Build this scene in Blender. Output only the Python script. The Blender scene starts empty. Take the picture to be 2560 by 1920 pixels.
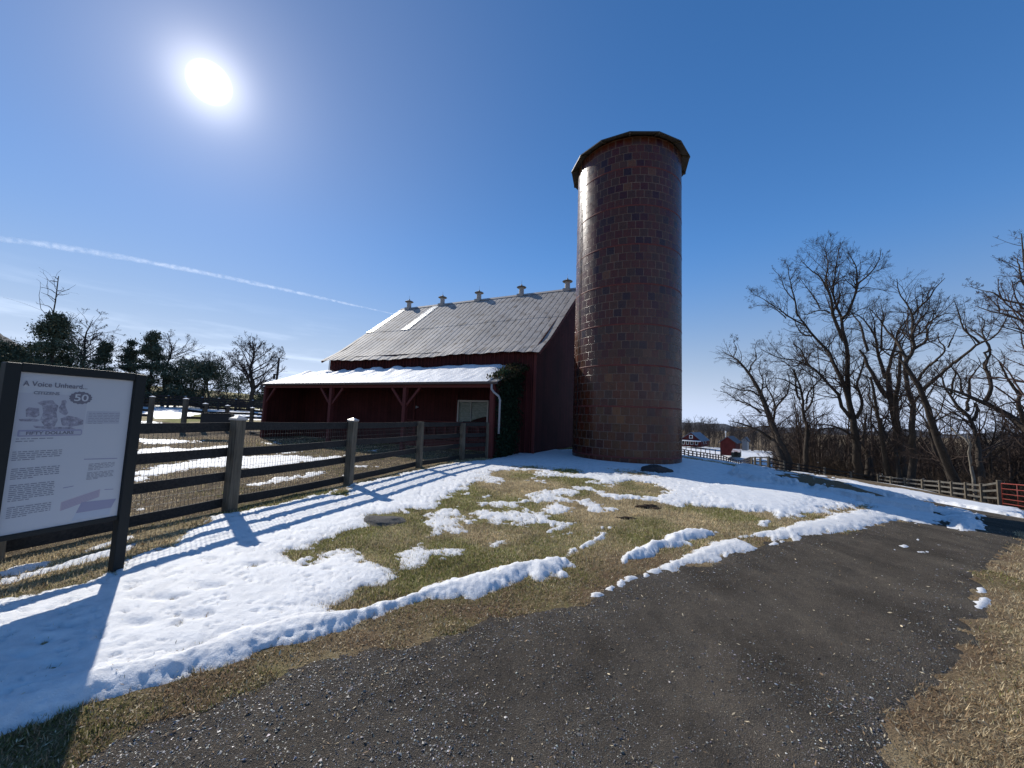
import bpy, math, random
import numpy as np
from mathutils import Vector, Matrix

random.seed(11)
RNG = np.random.default_rng(11)
scene = bpy.context.scene
COL = scene.collection
PI = math.pi

# ------------------------------------------------------------------ camera
EYE = np.array([0.0, 0.0, 1.6])
FPX = 962.0                     # focal length in pixels of a 2560 wide picture
_t, _r = math.radians(5.0), math.radians(2.12)
_fw = np.array([0, math.cos(_t), math.sin(_t)])
_u0 = np.array([0, -math.sin(_t), math.cos(_t)])
_x0 = np.array([1.0, 0, 0])
_ri = math.cos(_r) * _x0 + math.sin(_r) * _u0
_up = -math.sin(_r) * _x0 + math.cos(_r) * _u0
cd = bpy.data.cameras.new('camera')
co = bpy.data.objects.new('camera', cd); COL.objects.link(co)
cd.sensor_fit = 'HORIZONTAL'; cd.sensor_width = 36.0; cd.lens = 36.0 * FPX / 2560.0
cd.clip_start = 0.05; cd.clip_end = 30000
co.matrix_world = Matrix(((_ri[0], _up[0], -_fw[0], EYE[0]), (_ri[1], _up[1], -_fw[1], EYE[1]),
                          (_ri[2], _up[2], -_fw[2], EYE[2]), (0, 0, 0, 1)))
scene.camera = co

# ------------------------------------------------------------------ light
SUN_EL, SUN_AZ = math.radians(34.1), math.radians(-41.2)      # azimuth from +Y, negative to the left
SUNV = np.array([math.sin(SUN_AZ) * math.cos(SUN_EL), math.cos(SUN_AZ) * math.cos(SUN_EL), math.sin(SUN_EL)])
sl = bpy.data.lights.new('sun', 'SUN'); so = bpy.data.objects.new('sun', sl); COL.objects.link(so)
sl.energy = 3.6; sl.angle = math.radians(0.53); sl.color = (1.0, 0.95, 0.87)
so.rotation_euler = Vector(SUNV).to_track_quat('Z', 'Y').to_euler()
so.location = (-20, 20, 40)

world = bpy.data.worlds.new('World'); scene.world = world; world.use_nodes = True
wt = world.node_tree; wt.nodes.clear()
def wn(t, **k):
    n = wt.nodes.new(t)
    for a, b in k.items(): setattr(n, a, b)
    return n
def wmath(op, a, b=None, c=None):
    n = wn('ShaderNodeMath', operation=op)
    for i, v in enumerate((a, b, c)):
        if v is None: continue
        if isinstance(v, (int, float)): n.inputs[i].default_value = v
        else: wt.links.new(v, n.inputs[i])
    return n.outputs[0]
sky = wn('ShaderNodeTexSky', sky_type='NISHITA', sun_disc=False, sun_elevation=SUN_EL, sun_rotation=SUN_AZ,
         altitude=120, air_density=1.0, dust_density=0.05, ozone_density=3.0)
gam = wn('ShaderNodeHueSaturation'); gam.inputs['Saturation'].default_value = 1.26
wt.links.new(sky.outputs[0], gam.inputs['Color'])
bg = wn('ShaderNodeBackground'); bg.inputs['Strength'].default_value = 0.105
sep = wn('ShaderNodeSeparateXYZ')
hzf = wn('ShaderNodeMapRange', interpolation_type='SMOOTHSTEP'); hzf.inputs['From Min'].default_value = 0.42; hzf.inputs['From Max'].default_value = -0.02
wt.links.new(sep.outputs['Z'], hzf.inputs['Value'])
bw = wn('ShaderNodeRGBToBW'); wt.links.new(sky.outputs[0], bw.inputs[0])
tint = wn('ShaderNodeMix', data_type='RGBA', blend_type='MULTIPLY'); tint.inputs[0].default_value = 1.0
wt.links.new(bw.outputs[0], tint.inputs[6]); tint.inputs[7].default_value = (0.53, 0.70, 0.90, 1)
hmix = wn('ShaderNodeMix', data_type='RGBA'); wt.links.new(hzf.outputs[0], hmix.inputs[0]); wt.links.new(gam.outputs[0], hmix.inputs[6]); wt.links.new(tint.outputs[2], hmix.inputs[7])
stint = wn('ShaderNodeMix', data_type='RGBA', blend_type='MULTIPLY'); stint.inputs[0].default_value = 1.0
wt.links.new(hmix.outputs[2], stint.inputs[6]); stint.inputs[7].default_value = (1.07, 0.96, 1.0, 1)
wt.links.new(stint.outputs[2], bg.inputs['Color'])
tc = wn('ShaderNodeTexCoord')
dot = wn('ShaderNodeVectorMath', operation='DOT_PRODUCT'); dot.inputs[1].default_value = tuple(SUNV)
nrm = wn('ShaderNodeVectorMath', operation='NORMALIZE')
wt.links.new(tc.outputs['Generated'], nrm.inputs[0]); wt.links.new(nrm.outputs[0], dot.inputs[0])
dv = wmath('MAXIMUM', dot.outputs['Value'], 0.0)
disc = wn('ShaderNodeMapRange', interpolation_type='SMOOTHSTEP')
disc.inputs['From Min'].default_value = math.cos(math.radians(1.95)); disc.inputs['From Max'].default_value = math.cos(math.radians(0.7))
wt.links.new(dv, disc.inputs['Value'])
g1 = wmath('MULTIPLY', wmath('POWER', dv, 800.0), 0.55)
g2 = wmath('MULTIPLY', wmath('POWER', dv, 130.0), 0.14)
g3 = wmath('MULTIPLY', wmath('POWER', dv, 8.0), 0.075)
gs = wmath('ADD', wmath('ADD', g1, g2), wmath('ADD', g3, wmath('MULTIPLY', disc.outputs[0], 3.0)))
wt.links.new(wmath('MULTIPLY', wmath('SUBTRACT', 1.0, wmath('MULTIPLY', wmath('POWER', dv, 1.8), 0.42)), 0.126), bg.inputs['Strength'])
bg2 = wn('ShaderNodeBackground'); bg2.inputs['Color'].default_value = (1.0, 0.95, 0.88, 1)
wt.links.new(gs, bg2.inputs['Strength'])
# thin cirrus low over the left horizon
wt.links.new(nrm.outputs[0], sep.inputs[0])
mp = wn('ShaderNodeMapping'); mp.inputs['Scale'].default_value = (3.0, 3.0, 26.0); mp.inputs['Rotation'].default_value = (0.0, -0.10, 0.0)
wt.links.new(nrm.outputs[0], mp.inputs['Vector'])
cn = wn('ShaderNodeTexNoise'); cn.inputs['Scale'].default_value = 1.5; cn.inputs['Detail'].default_value = 6; cn.inputs['Roughness'].default_value = 0.55
wt.links.new(mp.outputs[0], cn.inputs['Vector'])
cr = wn('ShaderNodeMapRange', interpolation_type='SMOOTHSTEP'); cr.inputs['From Min'].default_value = 0.47; cr.inputs['From Max'].default_value = 0.72
wt.links.new(cn.outputs['Fac'], cr.inputs['Value'])
bandu = wn('ShaderNodeMapRange', interpolation_type='SMOOTHSTEP'); bandu.inputs['From Min'].default_value = 0.25; bandu.inputs['From Max'].default_value = 0.08
wt.links.new(sep.outputs['Z'], bandu.inputs['Value'])
lft = wn('ShaderNodeMapRange', interpolation_type='SMOOTHSTEP'); lft.inputs['From Min'].default_value = -0.05; lft.inputs['From Max'].default_value = -0.55
wt.links.new(sep.outputs['X'], lft.inputs['Value'])
cl = wmath('MULTIPLY', wmath('MULTIPLY', cr.outputs[0], bandu.outputs[0]), wmath('MULTIPLY', lft.outputs[0], 0.20))
bg3 = wn('ShaderNodeBackground'); bg3.inputs['Color'].default_value = (0.95, 0.97, 1.0, 1); wt.links.new(cl, bg3.inputs['Strength'])
a1 = wn('ShaderNodeAddShader'); a2 = wn('ShaderNodeAddShader'); wo = wn('ShaderNodeOutputWorld')
wt.links.new(bg.outputs[0], a1.inputs[0]); wt.links.new(bg2.outputs[0], a1.inputs[1])
wt.links.new(a1.outputs[0], a2.inputs[0]); wt.links.new(bg3.outputs[0], a2.inputs[1])
wt.links.new(a2.outputs[0], wo.inputs['Surface'])

scene.view_settings.view_transform = 'Standard'; scene.view_settings.look = 'None'
scene.view_settings.exposure = 0.42; scene.view_settings.gamma = 1.0; scene.view_settings.use_curve_mapping = False
scene.cycles.max_bounces = 6; scene.cycles.transparent_max_bounces = 12
scene.cycles.sample_clamp_indirect = 6

# ------------------------------------------------------------------ picture <-> place helpers
def ray(px, py):
    px = np.asarray(px, float); py = np.asarray(py, float)
    return _fw + ((px - 1280) / FPX)[..., None] * _ri - ((py - 960) / FPX)[..., None] * _up
def at(px, py, D):                # point on the ray of a pixel at horizontal range D
    r = ray(px, py); return EYE + r * (D / np.hypot(r[..., 0], r[..., 1]))[..., None]
def R(ox, oy, w, iw):
    s = w / iw
    return lambda pts: [(ox + p[0] * s, oy + p[1] * s) for p in pts]
R6 = R(660, 1140, 740, 2212); R7 = R(1300, 1120, 760, 2212); R8 = R(1280, 1300, 1280, 2212)
L8 = R(0, 1300, 1280, 2212); RB = R(1680, 1040, 880, 2212); F1 = R(330, 980, 950, 2212)
RL = R(0, 1140, 340, 1763); F3 = R(320, 980, 380, 2212)
T7 = R(1800, 860, 440, 2028); T8 = R(2120, 900, 440, 2028); T6 = R(2100, 560, 460, 1908); T5 = R(1760, 560, 440, 2147)
LH = R(0, 640, 720, 2212); HZ = R(1690, 1040, 320, 2212)

# ------------------------------------------------------------------ noise
def _h(ix, iy, s):
    n = (ix.astype(np.int64) * 374761393 + iy.astype(np.int64) * 668265263 + s * 1442695041) & 0xffffffff
    n = ((n ^ (n >> 13)) * 1274126177) & 0xffffffff
    n = n ^ (n >> 16)
    return (n & 0xffff) / 65535.0
def vnoise(x, y, s=0):
    ix = np.floor(x); iy = np.floor(y); fx = x - ix; fy = y - iy
    fx = fx * fx * (3 - 2 * fx); fy = fy * fy * (3 - 2 * fy)
    a = _h(ix, iy, s); b = _h(ix + 1, iy, s); c = _h(ix, iy + 1, s); d = _h(ix + 1, iy + 1, s)
    return (a + (b - a) * fx) * (1 - fy) + (c + (d - c) * fx) * fy
def fbm(x, y, s=0, o=4):
    v = 0; amp = 0.5; tot = 0
    for i in range(o):
        v = v + amp * vnoise(x * 2 ** i + 13.7 * i, y * 2 ** i - 7.1 * i, s + i); tot += amp; amp *= 0.5
    return v / tot * 2 - 1        # -1..1
def sstep(a, b, x):
    t = np.clip((x - a) / (b - a), 0, 1); return t * t * (3 - 2 * t)

# ------------------------------------------------------------------ terrain height
CP = []
for r in (0.9, 1.8, 3.2):
    for a in (-170, -120, -80, -45, -15, 15, 45, 80, 120, 170): CP.append((r * math.sin(math.radians(a)), r * math.cos(math.radians(a)), 0))
CP += [(-5.0, 4, 0), (-4.31, 6.13, 0), (-3.5, 8.58, 0), (-2.67, 11.6, 0), (-1.71, 14.07, 0), (-.7, 14.7, .02), (4.75, 13.7, .1), (2.4, 15.5, .12),
       (2, 18, .1), (7.0, 16, .12), (1.5, 9, 0.02), (0, 6, 0), (3, 6, 0), (5, 10.5, .0), (6.07, 11.25, -.11), (7.9, 9.15, -.12), (8.5, 8.4, -.26), (9.3, 7.6, -.27),
       (9.5, 14.2, .0), (10.75, 12.4, -.2), (11.6, 11.5, -.36), (11.95, 11.1, -.5), (12.96, 9.9, -.55), (5, 3, -.03), (8, 4, -.16), (12, 5, -.5), (20, 8, -1.3), (40, 15, -3.2),
       (10, 19, -.15), (13, 17, -.6), (15, 14, -.95), (20, 17, -1.6), (26, 21, -2.3), (20, 32, -1.9), (14, 26, -1.0),
       (10, 28, -.5), (27, 60, -4.3), (38, 72, -5.9), (50, 85, -7.4), (60, 110, -6.4), (70, 150, -7.4), (40, 110, -6.2), (75, 62, -9.5), (62, 36, -6.5), (120, 90, -11), (200, 150, -8), (90, 40, -7), (170, 60, -9),
       (-13.4, 21, .05), (-8, 17, .02), (-10, 10, 0), (-16, 18, .15), (-22, 26, .45), (-26.5, 28, .5), (-35, 45, 1.35), (-58, 57, 1.7), (-85, 70, 2.4), (-42, 68, 1.5), (-22, 60, 1.1), (-10, 60, .8), (-60, 30, 1.2), (-25, 12, .3),
       (0, 40, -.2), (10, 50, -1.5), (-5, 25, 0), (0, 110, -2), (-60, 140, 4), (-150, 150, 9), (-150, 40, 3)]
for (x, y, D) in [(2065, 562, 41), (1855, 525, 45.7), (1690, 498, 50.5), (1470, 465, 55.2), (1300, 446, 60), (1125, 415, 59), (960, 388, 57), (795, 358, 54), (612, 342, 50)]:
    CP.append(tuple(at(1680 + x * 880 / 2212, 1040 + y * 880 / 2212, D)))
    q = CP[-1]; CP.append((q[0] * 1.13, q[1] * 1.13, q[2] - .9))
for a in range(-170, 180, 20):
    t = math.radians(a); z = 6 if a < -20 else (-4 if abs(a) > 90 else (-8 if a < 40 else -4))
    CP.append((400 * math.sin(t), 400 * math.cos(t), z))
CP = np.array(CP, float)
def _lp(x, y):
    r = np.clip(np.hypot(x, y), .6, 420); return np.arctan2(x, y) * 1.0, np.log(r)
def _k(d2): return 0.5 * d2 * np.log(d2 + 1e-9)
_cu, _cv = _lp(CP[:, 0], CP[:, 1])
_n = len(CP)
_K = _k((_cu[:, None] - _cu) ** 2 + (_cv[:, None] - _cv) ** 2) + np.eye(_n) * 2e-4
_Pm = np.stack([np.ones(_n), _cu, _cv], 1)
_A = np.block([[_K, _Pm], [_Pm.T, np.zeros((3, 3))]])
_W = np.linalg.solve(_A, np.concatenate([CP[:, 2], np.zeros(3)]))
def terrain(x, y):
    x = np.asarray(x, float); y = np.asarray(y, float); sh = x.shape
    x = x.ravel(); y = y.ravel(); out = np.empty(len(x))
    for i in range(0, len(x), 40000):
        u, v = _lp(x[i:i + 40000], y[i:i + 40000])
        k = _k((u[:, None] - _cu) ** 2 + (v[:, None] - _cv) ** 2)
        out[i:i + 40000] = k @ _W[:_n] + _W[_n] + _W[_n + 1] * u + _W[_n + 2] * v
    return out.reshape(sh)
def tz(x, y): return float(terrain(np.array([x]), np.array([y]))[0])
def ground(pts, tmax=400):         # picture points -> points on the terrain
    pts = np.array(pts, float); rr = ray(pts[:, 0], pts[:, 1]); rr = rr / np.linalg.norm(rr[:, :2], axis=1)[:, None]
    ts = np.geomspace(.5, tmax, 700); out = []
    for r in rr:
        P = EYE + ts[:, None] * r; d = P[:, 2] - terrain(P[:, 0], P[:, 1]); k = np.argmax(d < 0)
        if d[k] >= 0: k = len(ts) - 1
        lo, hi = ts[max(k - 1, 0)], ts[k]
        f = d[k - 1] / (d[k - 1] - d[k] + 1e-12) if k > 0 else 0
        out.append(EYE + (lo + (hi - lo) * f) * r)
    return np.array(out)

def sdf(poly, x, y):               # signed distance, positive inside
    poly = np.asarray(poly, float); n = len(poly)
    d2 = np.full(x.shape, 1e18); ins = np.zeros(x.shape, bool)
    for i in range(n):
        ax, ay = poly[i][:2]; bx, by = poly[(i + 1) % n][:2]
        ex, ey = bx - ax, by - ay; wx, wy = x - ax, y - ay
        t = np.clip((wx * ex + wy * ey) / (ex * ex + ey * ey + 1e-12), 0, 1)
        d2 = np.minimum(d2, (wx - ex * t) ** 2 + (wy - ey * t) ** 2)
        c = ((ay <= y) & (by > y)) | ((by <= y) & (ay > y))
        with np.errstate(divide='ignore', invalid='ignore'):
            ins ^= c & (x < ax + (y - ay) * ex / (ey if abs(ey) > 1e-12 else 1e-12))
    d = np.sqrt(d2); return np.where(ins, d, -d)
def msdf(poly, x, y, pad=1.5, far=-9.0):   # the same, evaluated near the polygon only
    poly = np.asarray(poly, float)[:, :2]; lo = poly.min(0) - pad; hi = poly.max(0) + pad
    m = (x > lo[0]) & (x < hi[0]) & (y > lo[1]) & (y < hi[1])
    out = np.full(x.shape, far)
    if m.any(): out[m] = sdf(poly, x[m], y[m])
    return out

# ------------------------------------------------------------------ object helpers
def tag(o, label=None, cat=None, group=None, kind=None):
    if label: o['label'] = label
    if cat: o['category'] = cat
    if group: o['group'] = group
    if kind: o['kind'] = kind
    return o
def empty(name, loc, label=None, cat=None, group=None):
    o = bpy.data.objects.new(name, None); COL.objects.link(o); o.location = tuple(loc); o.empty_display_size = .2
    return tag(o, label, cat, group)
def np_mesh(name, V, Fq, mat, parent=None, smooth=False, attrs=None, uv=None, world=True):
    V = np.asarray(V, np.float32); Fq = np.asarray(Fq, np.int32); k = Fq.shape[1]
    if parent is not None and world: V = V - np.array(parent.location, np.float32)
    me = bpy.data.meshes.new(name); me.vertices.add(len(V)); me.vertices.foreach_set('co', V.ravel())
    me.loops.add(Fq.size); me.loops.foreach_set('vertex_index', Fq.ravel())
    me.polygons.add(len(Fq)); me.polygons.foreach_set('loop_start', np.arange(0, Fq.size, k, dtype=np.int32))
    me.polygons.foreach_set('use_smooth', np.full(len(Fq), bool(smooth)))
    if attrs:
        for an, av in attrs.items():
            a = me.attributes.new(an, 'FLOAT_COLOR', 'POINT')
            c4 = np.ones((len(V), 4), np.float32); c4[:, :av.shape[1]] = av; a.data.foreach_set('color', c4.ravel())
    if uv is not None:
        l = me.uv_layers.new(name='UVMap'); l.data.foreach_set('uv', np.asarray(uv, np.float32)[Fq.ravel()].ravel())
    me.update(calc_edges=True); me.validate()
    for m in (mat if isinstance(mat, (list, tuple)) else [mat]): me.materials.append(m)
    o = bpy.data.objects.new(name, me); COL.objects.link(o)
    if parent is not None: o.parent = parent
    return o
class MB:                          # collects simple solids into one mesh
    def __init__(s): s.v = []; s.f = []; s.mi = []
    def add(s, vs, fs, mi=0):
        b = len(s.v); s.v += [tuple(map(float, p)) for p in vs]; s.f += [tuple(i + b for i in f) for f in fs]; s.mi += [mi] * len(fs)
    def hexa(s, p, mi=0):          # 8 corners: bottom 0-3, top 4-7
        s.add(p, [(0, 3, 2, 1), (4, 5, 6, 7), (0, 1, 5, 4), (1, 2, 6, 5), (2, 3, 7, 6), (3, 0, 4, 7)], mi)
    def box(s, c, ax, ay, az, mi=0):   # centre and three half vectors
        c, ax, ay, az = map(lambda q: np.array(q, float), (c, ax, ay, az))
        s.hexa([c - ax - ay - az, c + ax - ay - az, c + ax + ay - az, c - ax + ay - az, c - ax - ay + az, c + ax - ay + az, c + ax + ay + az, c - ax + ay + az], mi)
    def bar(s, p, q, w, h, up=(0, 0, 1), mi=0):
        p, q = np.array(p, float), np.array(q, float); d = q - p; L = np.linalg.norm(d); d = d / L
        sd = np.cross(d, up); sd = sd / (np.linalg.norm(sd) + 1e-9); u = np.cross(sd, d)
        s.box((p + q) / 2, d * L / 2, sd * w / 2, u * h / 2, mi)
    def tube(s, pts, r, n=8, mi=0, cap=True):
        pts = np.array(pts, float); rr = np.broadcast_to(np.array(r, float), (len(pts),)); b = len(s.v)
        T = np.gradient(pts, axis=0); ref = np.array([.13, .31, .94]) if abs((pts[-1] - pts[0])[2]) < .9 * np.linalg.norm(pts[-1] - pts[0]) else np.array([1., .2, 0])
        for i in range(len(pts)):
            t = T[i] / (np.linalg.norm(T[i]) + 1e-9); a = np.cross(ref, t); a /= np.linalg.norm(a); c = np.cross(t, a)
            for j in range(n):
                an = 2 * PI * j / n; s.v.append(tuple(pts[i] + rr[i] * (a * math.cos(an) + c * math.sin(an))))
        for i in range(len(pts) - 1):
            for j in range(n):
                k = (j + 1) % n; s.f.append((b + i * n + j, b + i * n + k, b + (i + 1) * n + k, b + (i + 1) * n + j)); s.mi.append(mi)
        if cap:
            s.f.append(tuple(b + j for j in range(n))[::-1]); s.mi.append(mi)
            s.f.append(tuple(b + (len(pts) - 1) * n + j for j in range(n))); s.mi.append(mi)
    def lathe(s, c, prof, n=16, mi=0):
        b = len(s.v); c = np.array(c, float)
        for (r, z) in prof:
            for j in range(n):
                a = 2 * PI * j / n; s.v.append((c[0] + r * math.cos(a), c[1] + r * math.sin(a), c[2] + z))
        for i in range(len(prof) - 1):
            for j in range(n):
                k = (j + 1) % n; s.f.append((b + i * n + j, b + i * n + k, b + (i + 1) * n + k, b + (i + 1) * n + j)); s.mi.append(mi)
        s.f.append(tuple(b + j for j in range(n))[::-1]); s.mi.append(mi)
        s.f.append(tuple(b + (len(prof) - 1) * n + j for j in range(n))); s.mi.append(mi)
    def build(s, name, mat, parent=None, smooth=False, bevel=0, label=None):
        off = np.array(parent_world(parent)) if parent is not None else np.zeros(3)
        me = bpy.data.meshes.new(name); me.from_pydata([tuple(np.array(p) - off) for p in s.v], [], s.f); me.update()
        for m in (mat if isinstance(mat, (list, tuple)) else [mat]): me.materials.append(m)
        if len(me.materials) > 1: me.polygons.foreach_set('material_index', np.array(s.mi, np.int32))
        if smooth: me.polygons.foreach_set('use_smooth', np.ones(len(s.f), bool))
        o = bpy.data.objects.new(name, me); COL.objects.link(o)
        if parent is not None: o.parent = parent
        if bevel:
            b = o.modifiers.new('bevel', 'BEVEL'); b.width = bevel; b.segments = 2; b.limit_method = 'ANGLE'
        if label: o['label'] = label
        return o
def parent_world(p):
    v = np.zeros(3)
    while p is not None: v = v + np.array(p.location); p = p.parent
    return v

# ------------------------------------------------------------------ materials
def srgb(r, g, b):
    f = lambda c: (c / 255 / 12.92) if c / 255 <= .04045 else ((c / 255 + .055) / 1.055) ** 2.4
    return (f(r), f(g), f(b), 1)
class M:
    def __init__(s, name):
        s.m = bpy.data.materials.new(name); s.m.use_nodes = True; s.t = s.m.node_tree; s.b = s.t.nodes['Principled BSDF']; s.o = s.t.nodes['Material Output']
        s.b.inputs['Specular IOR Level'].default_value = .3
    def n(s, t, **k):
        x = s.t.nodes.new(t)
        for a, b in k.items(): setattr(x, a, b)
        return x
    def l(s, a, b): s.t.links.new(a, b)
    def coord(s, kind='Object', scale=(1, 1, 1), rot=(0, 0, 0)):
        c = s.n('ShaderNodeTexCoord'); m = s.n('ShaderNodeMapping'); m.inputs['Scale'].default_value = scale; m.inputs['Rotation'].default_value = rot
        s.l(c.outputs[kind], m.inputs['Vector']); return m.outputs[0]
    def noise(s, vec, scale=5, detail=4, rough=.55, dist=0):
        x = s.n('ShaderNodeTexNoise'); x.inputs['Scale'].default_value = scale; x.inputs['Detail'].default_value = detail
        x.inputs['Roughness'].default_value = rough; x.inputs['Distortion'].default_value = dist; s.l(vec, x.inputs['Vector']); return x.outputs['Fac']
    def ramp(s, fac, stops):
        x = s.n('ShaderNodeValToRGB'); e = x.color_ramp.elements
        while len(e) > 1: e.remove(e[0])
        for i, (p, c) in enumerate(stops):
            q = e[0] if i == 0 else e.new(p); q.position = p; q.color = tuple(c) if len(c) == 4 else (*c, 1)
        s.l(fac, x.inputs['Fac']); return x.outputs['Color']
    def mix(s, fac, a, b, mode='MIX'):
        x = s.n('ShaderNodeMix', data_type='RGBA', blend_type=mode)
        for sock, v in ((x.inputs[0], fac), (x.inputs[6], a), (x.inputs[7], b)):
            if isinstance(v, (int, float)): sock.default_value = v
            elif isinstance(v, tuple): sock.default_value = v if len(v) == 4 else (*v, 1)
            else: s.l(v, sock)
        return x.outputs[2]
    def math(s, op, a, b=0.0):
        x = s.n('ShaderNodeMath', operation=op)
        for i, v in enumerate((a, b)):
            if isinstance(v, (int, float)): x.inputs[i].default_value = v
            else: s.l(v, x.inputs[i])
        return x.outputs[0]
    def col(s, c):
        if isinstance(c, tuple): s.b.inputs['Base Color'].default_value = c if len(c) == 4 else (*c, 1)
        else: s.l(c, s.b.inputs['Base Color'])
        return s
    def rough(s, r):
        if isinstance(r, (int, float)): s.b.inputs['Roughness'].default_value = r
        else: s.l(r, s.b.inputs['Roughness'])
        return s
    def bump(s, h, strength=.4, dist=.02):
        x = s.n('ShaderNodeBump'); x.inputs['Strength'].default_value = strength; x.inputs['Distance'].default_value = dist
        s.l(h, x.inputs['Height']); s.l(x.outputs[0], s.b.inputs['Normal']); return s
def plain(name, c, r=.6, metal=0, spec=.3):
    m = M(name); m.col(c).rough(r); m.b.inputs['Metallic'].default_value = metal; m.b.inputs['Specular IOR Level'].default_value = spec; return m.m

def wood(name, c1, c2, axis='Z', r=.85):
    m = M(name); sc = {'Z': (1, 1, .06), 'X': (.06, 1, 1), 'Y': (1, .06, 1)}[axis]
    v = m.coord('Object', sc); a = m.noise(v, 40, 5, .6, .4); b = m.noise(m.coord('Object'), 2.2, 3)
    c = m.ramp(a, [(.3, c1), (.72, c2)]); k = m.ramp(b, [(.3, (.62, .62, .62)), (.75, (1, 1, 1))])
    m.col(m.mix(1.0, c, k, 'MULTIPLY')).rough(r).bump(a, .35, .008); return m.m
def attr_mat(name, r=.9, spec=.1, trans=0.0):
    m = M(name); a = m.n('ShaderNodeAttribute', attribute_name='tint'); m.col(a.outputs['Color']).rough(r); m.b.inputs['Specular IOR Level'].default_value = spec
    if trans:
        tr = m.n('ShaderNodeBsdfTranslucent'); m.l(a.outputs['Color'], tr.inputs['Color'])
        mx = m.n('ShaderNodeMixShader'); mx.inputs[0].default_value = trans
        m.l(m.b.outputs[0], mx.inputs[1]); m.l(tr.outputs[0], mx.inputs[2]); m.l(mx.outputs[0], m.o.inputs['Surface'])
    return m.m

def mat_ground():
    m = M('turf'); v = m.coord('Object'); a = m.n('ShaderNodeAttribute', attribute_name='zone')
    sp = m.n('ShaderNodeSeparateColor'); m.l(a.outputs['Color'], sp.inputs[0])
    n1 = m.noise(v, 1.1, 5, .6); n2 = m.noise(v, 28, 5, .7); n3 = m.noise(v, 120, 3, .7)
    dry = m.ramp(n2, [(.25, (.20, .145, .078)), (.5, (.43, .34, .19)), (.75, (.62, .52, .33))])
    grn = m.ramp(n2, [(.25, (.11, .108, .036)), (.5, (.25, .24, .085)), (.75, (.42, .39, .17))])
    g = m.mix(m.ramp(m.math('ADD', m.math('MULTIPLY', n1, 1.1), m.math('MULTIPLY', sp.outputs[1], .35)), [(.58, (0, 0, 0)), (.82, (1, 1, 1))]), dry, grn)
    mul = m.ramp(n3, [(.2, (.060, .040, .026)), (.5, (.19, .13, .078)), (.8, (.42, .31, .19))])
    c = m.mix(sp.outputs[0], g, mul)
    pad = m.ramp(m.noise(v, 3.0, 6, .7), [(.3, (.065, .048, .032)), (.55, (.18, .135, .085)), (.75, (.32, .25, .16))])
    c = m.mix(sp.outputs[2], c, pad)
    # far woodland floor and distant winter hills
    m.col(c).rough(.95); m.b.inputs['Specular IOR Level'].default_value = .05
    m.bump(m.math('ADD', n2, m.math('MULTIPLY', n3, .6)), .9, .03); return m.m
def mat_path():
    m = M('gravel'); v = m.coord('Object'); n1 = m.noise(v, 1.3, 6, .72); n2 = m.noise(v, 110, 5, .8); n3 = m.noise(v, 330, 2, .7)
    vo = m.n('ShaderNodeTexVoronoi'); vo.inputs['Scale'].default_value = 210; m.l(v, vo.inputs['Vector'])
    base = m.ramp(n1, [(.3, (.104, .090, .074)), (.5, (.147, .127, .104)), (.72, (.20, .171, .135))])
    wt_ = m.noise(m.coord('Object', (.9, .35, 1), (0, 0, -.75)), 2.0, 4, .6); base = m.mix(1.0, base, m.ramp(wt_, [(.3, (.72, .72, .73)), (.5, (1, 1, 1)), (.72, (1.25, 1.22, 1.18))]), 'MULTIPLY')
    sp = m.ramp(n3, [(.35, (.55, .55, .55)), (.62, (1.05, 1.05, 1.05)), (.80, (2.2, 2.1, 2.0))])
    c = m.mix(1.0, base, sp, 'MULTIPLY')
    st = m.ramp(vo.outputs['Color'], [(.0, (.6, .6, .6)), (.8, (1.1, 1.1, 1.1)), (.97, (2.4, 2.35, 2.3))])
    c = m.mix(.7, c, m.mix(1.0, c, st, 'MULTIPLY'))
    m.col(c).rough(1.0); m.b.inputs['Specular IOR Level'].default_value = .0
    m.bump(m.math('ADD', m.math('MULTIPLY', vo.outputs['Distance'], 1.2), m.math('ADD', n2, m.math('MULTIPLY', n3, .5))), .75, .018); return m.m
def mat_snow():
    m = M('snow'); v = m.coord('Object'); n1 = m.noise(v, 7, 5, .6); n2 = m.noise(v, 45, 4, .7); n3 = m.noise(v, 220, 2, .6)
    a = m.n('ShaderNodeAttribute', attribute_name='zone'); sp = m.n('ShaderNodeSeparateColor'); m.l(a.outputs['Color'], sp.inputs[0])
    c = m.ramp(n1, [(.25, (.66, .66, .66)), (.6, (.80, .80, .79))])
    dirt = m.ramp(n2, [(.35, (.36, .33, .29)), (.6, (.66, .65, .63))])
    c = m.mix(sp.outputs[0], c, dirt)
    m.col(c).rough(m.ramp(n3, [(.35, (.75, .75, .75)), (.7, (.42, .42, .42))])); m.b.inputs['Specular IOR Level'].default_value = .35
    m.b.inputs['Subsurface Weight'].default_value = .35; m.b.inputs['Subsurface Radius'].default_value = (1.0, .95, .9); m.b.inputs['Subsurface Scale'].default_value = .035
    m.bump(m.math('ADD', m.math('ADD', n1, m.math('MULTIPLY', n2, .55)), m.math('MULTIPLY', n3, .3)), .55, .03); return m.m
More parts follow.
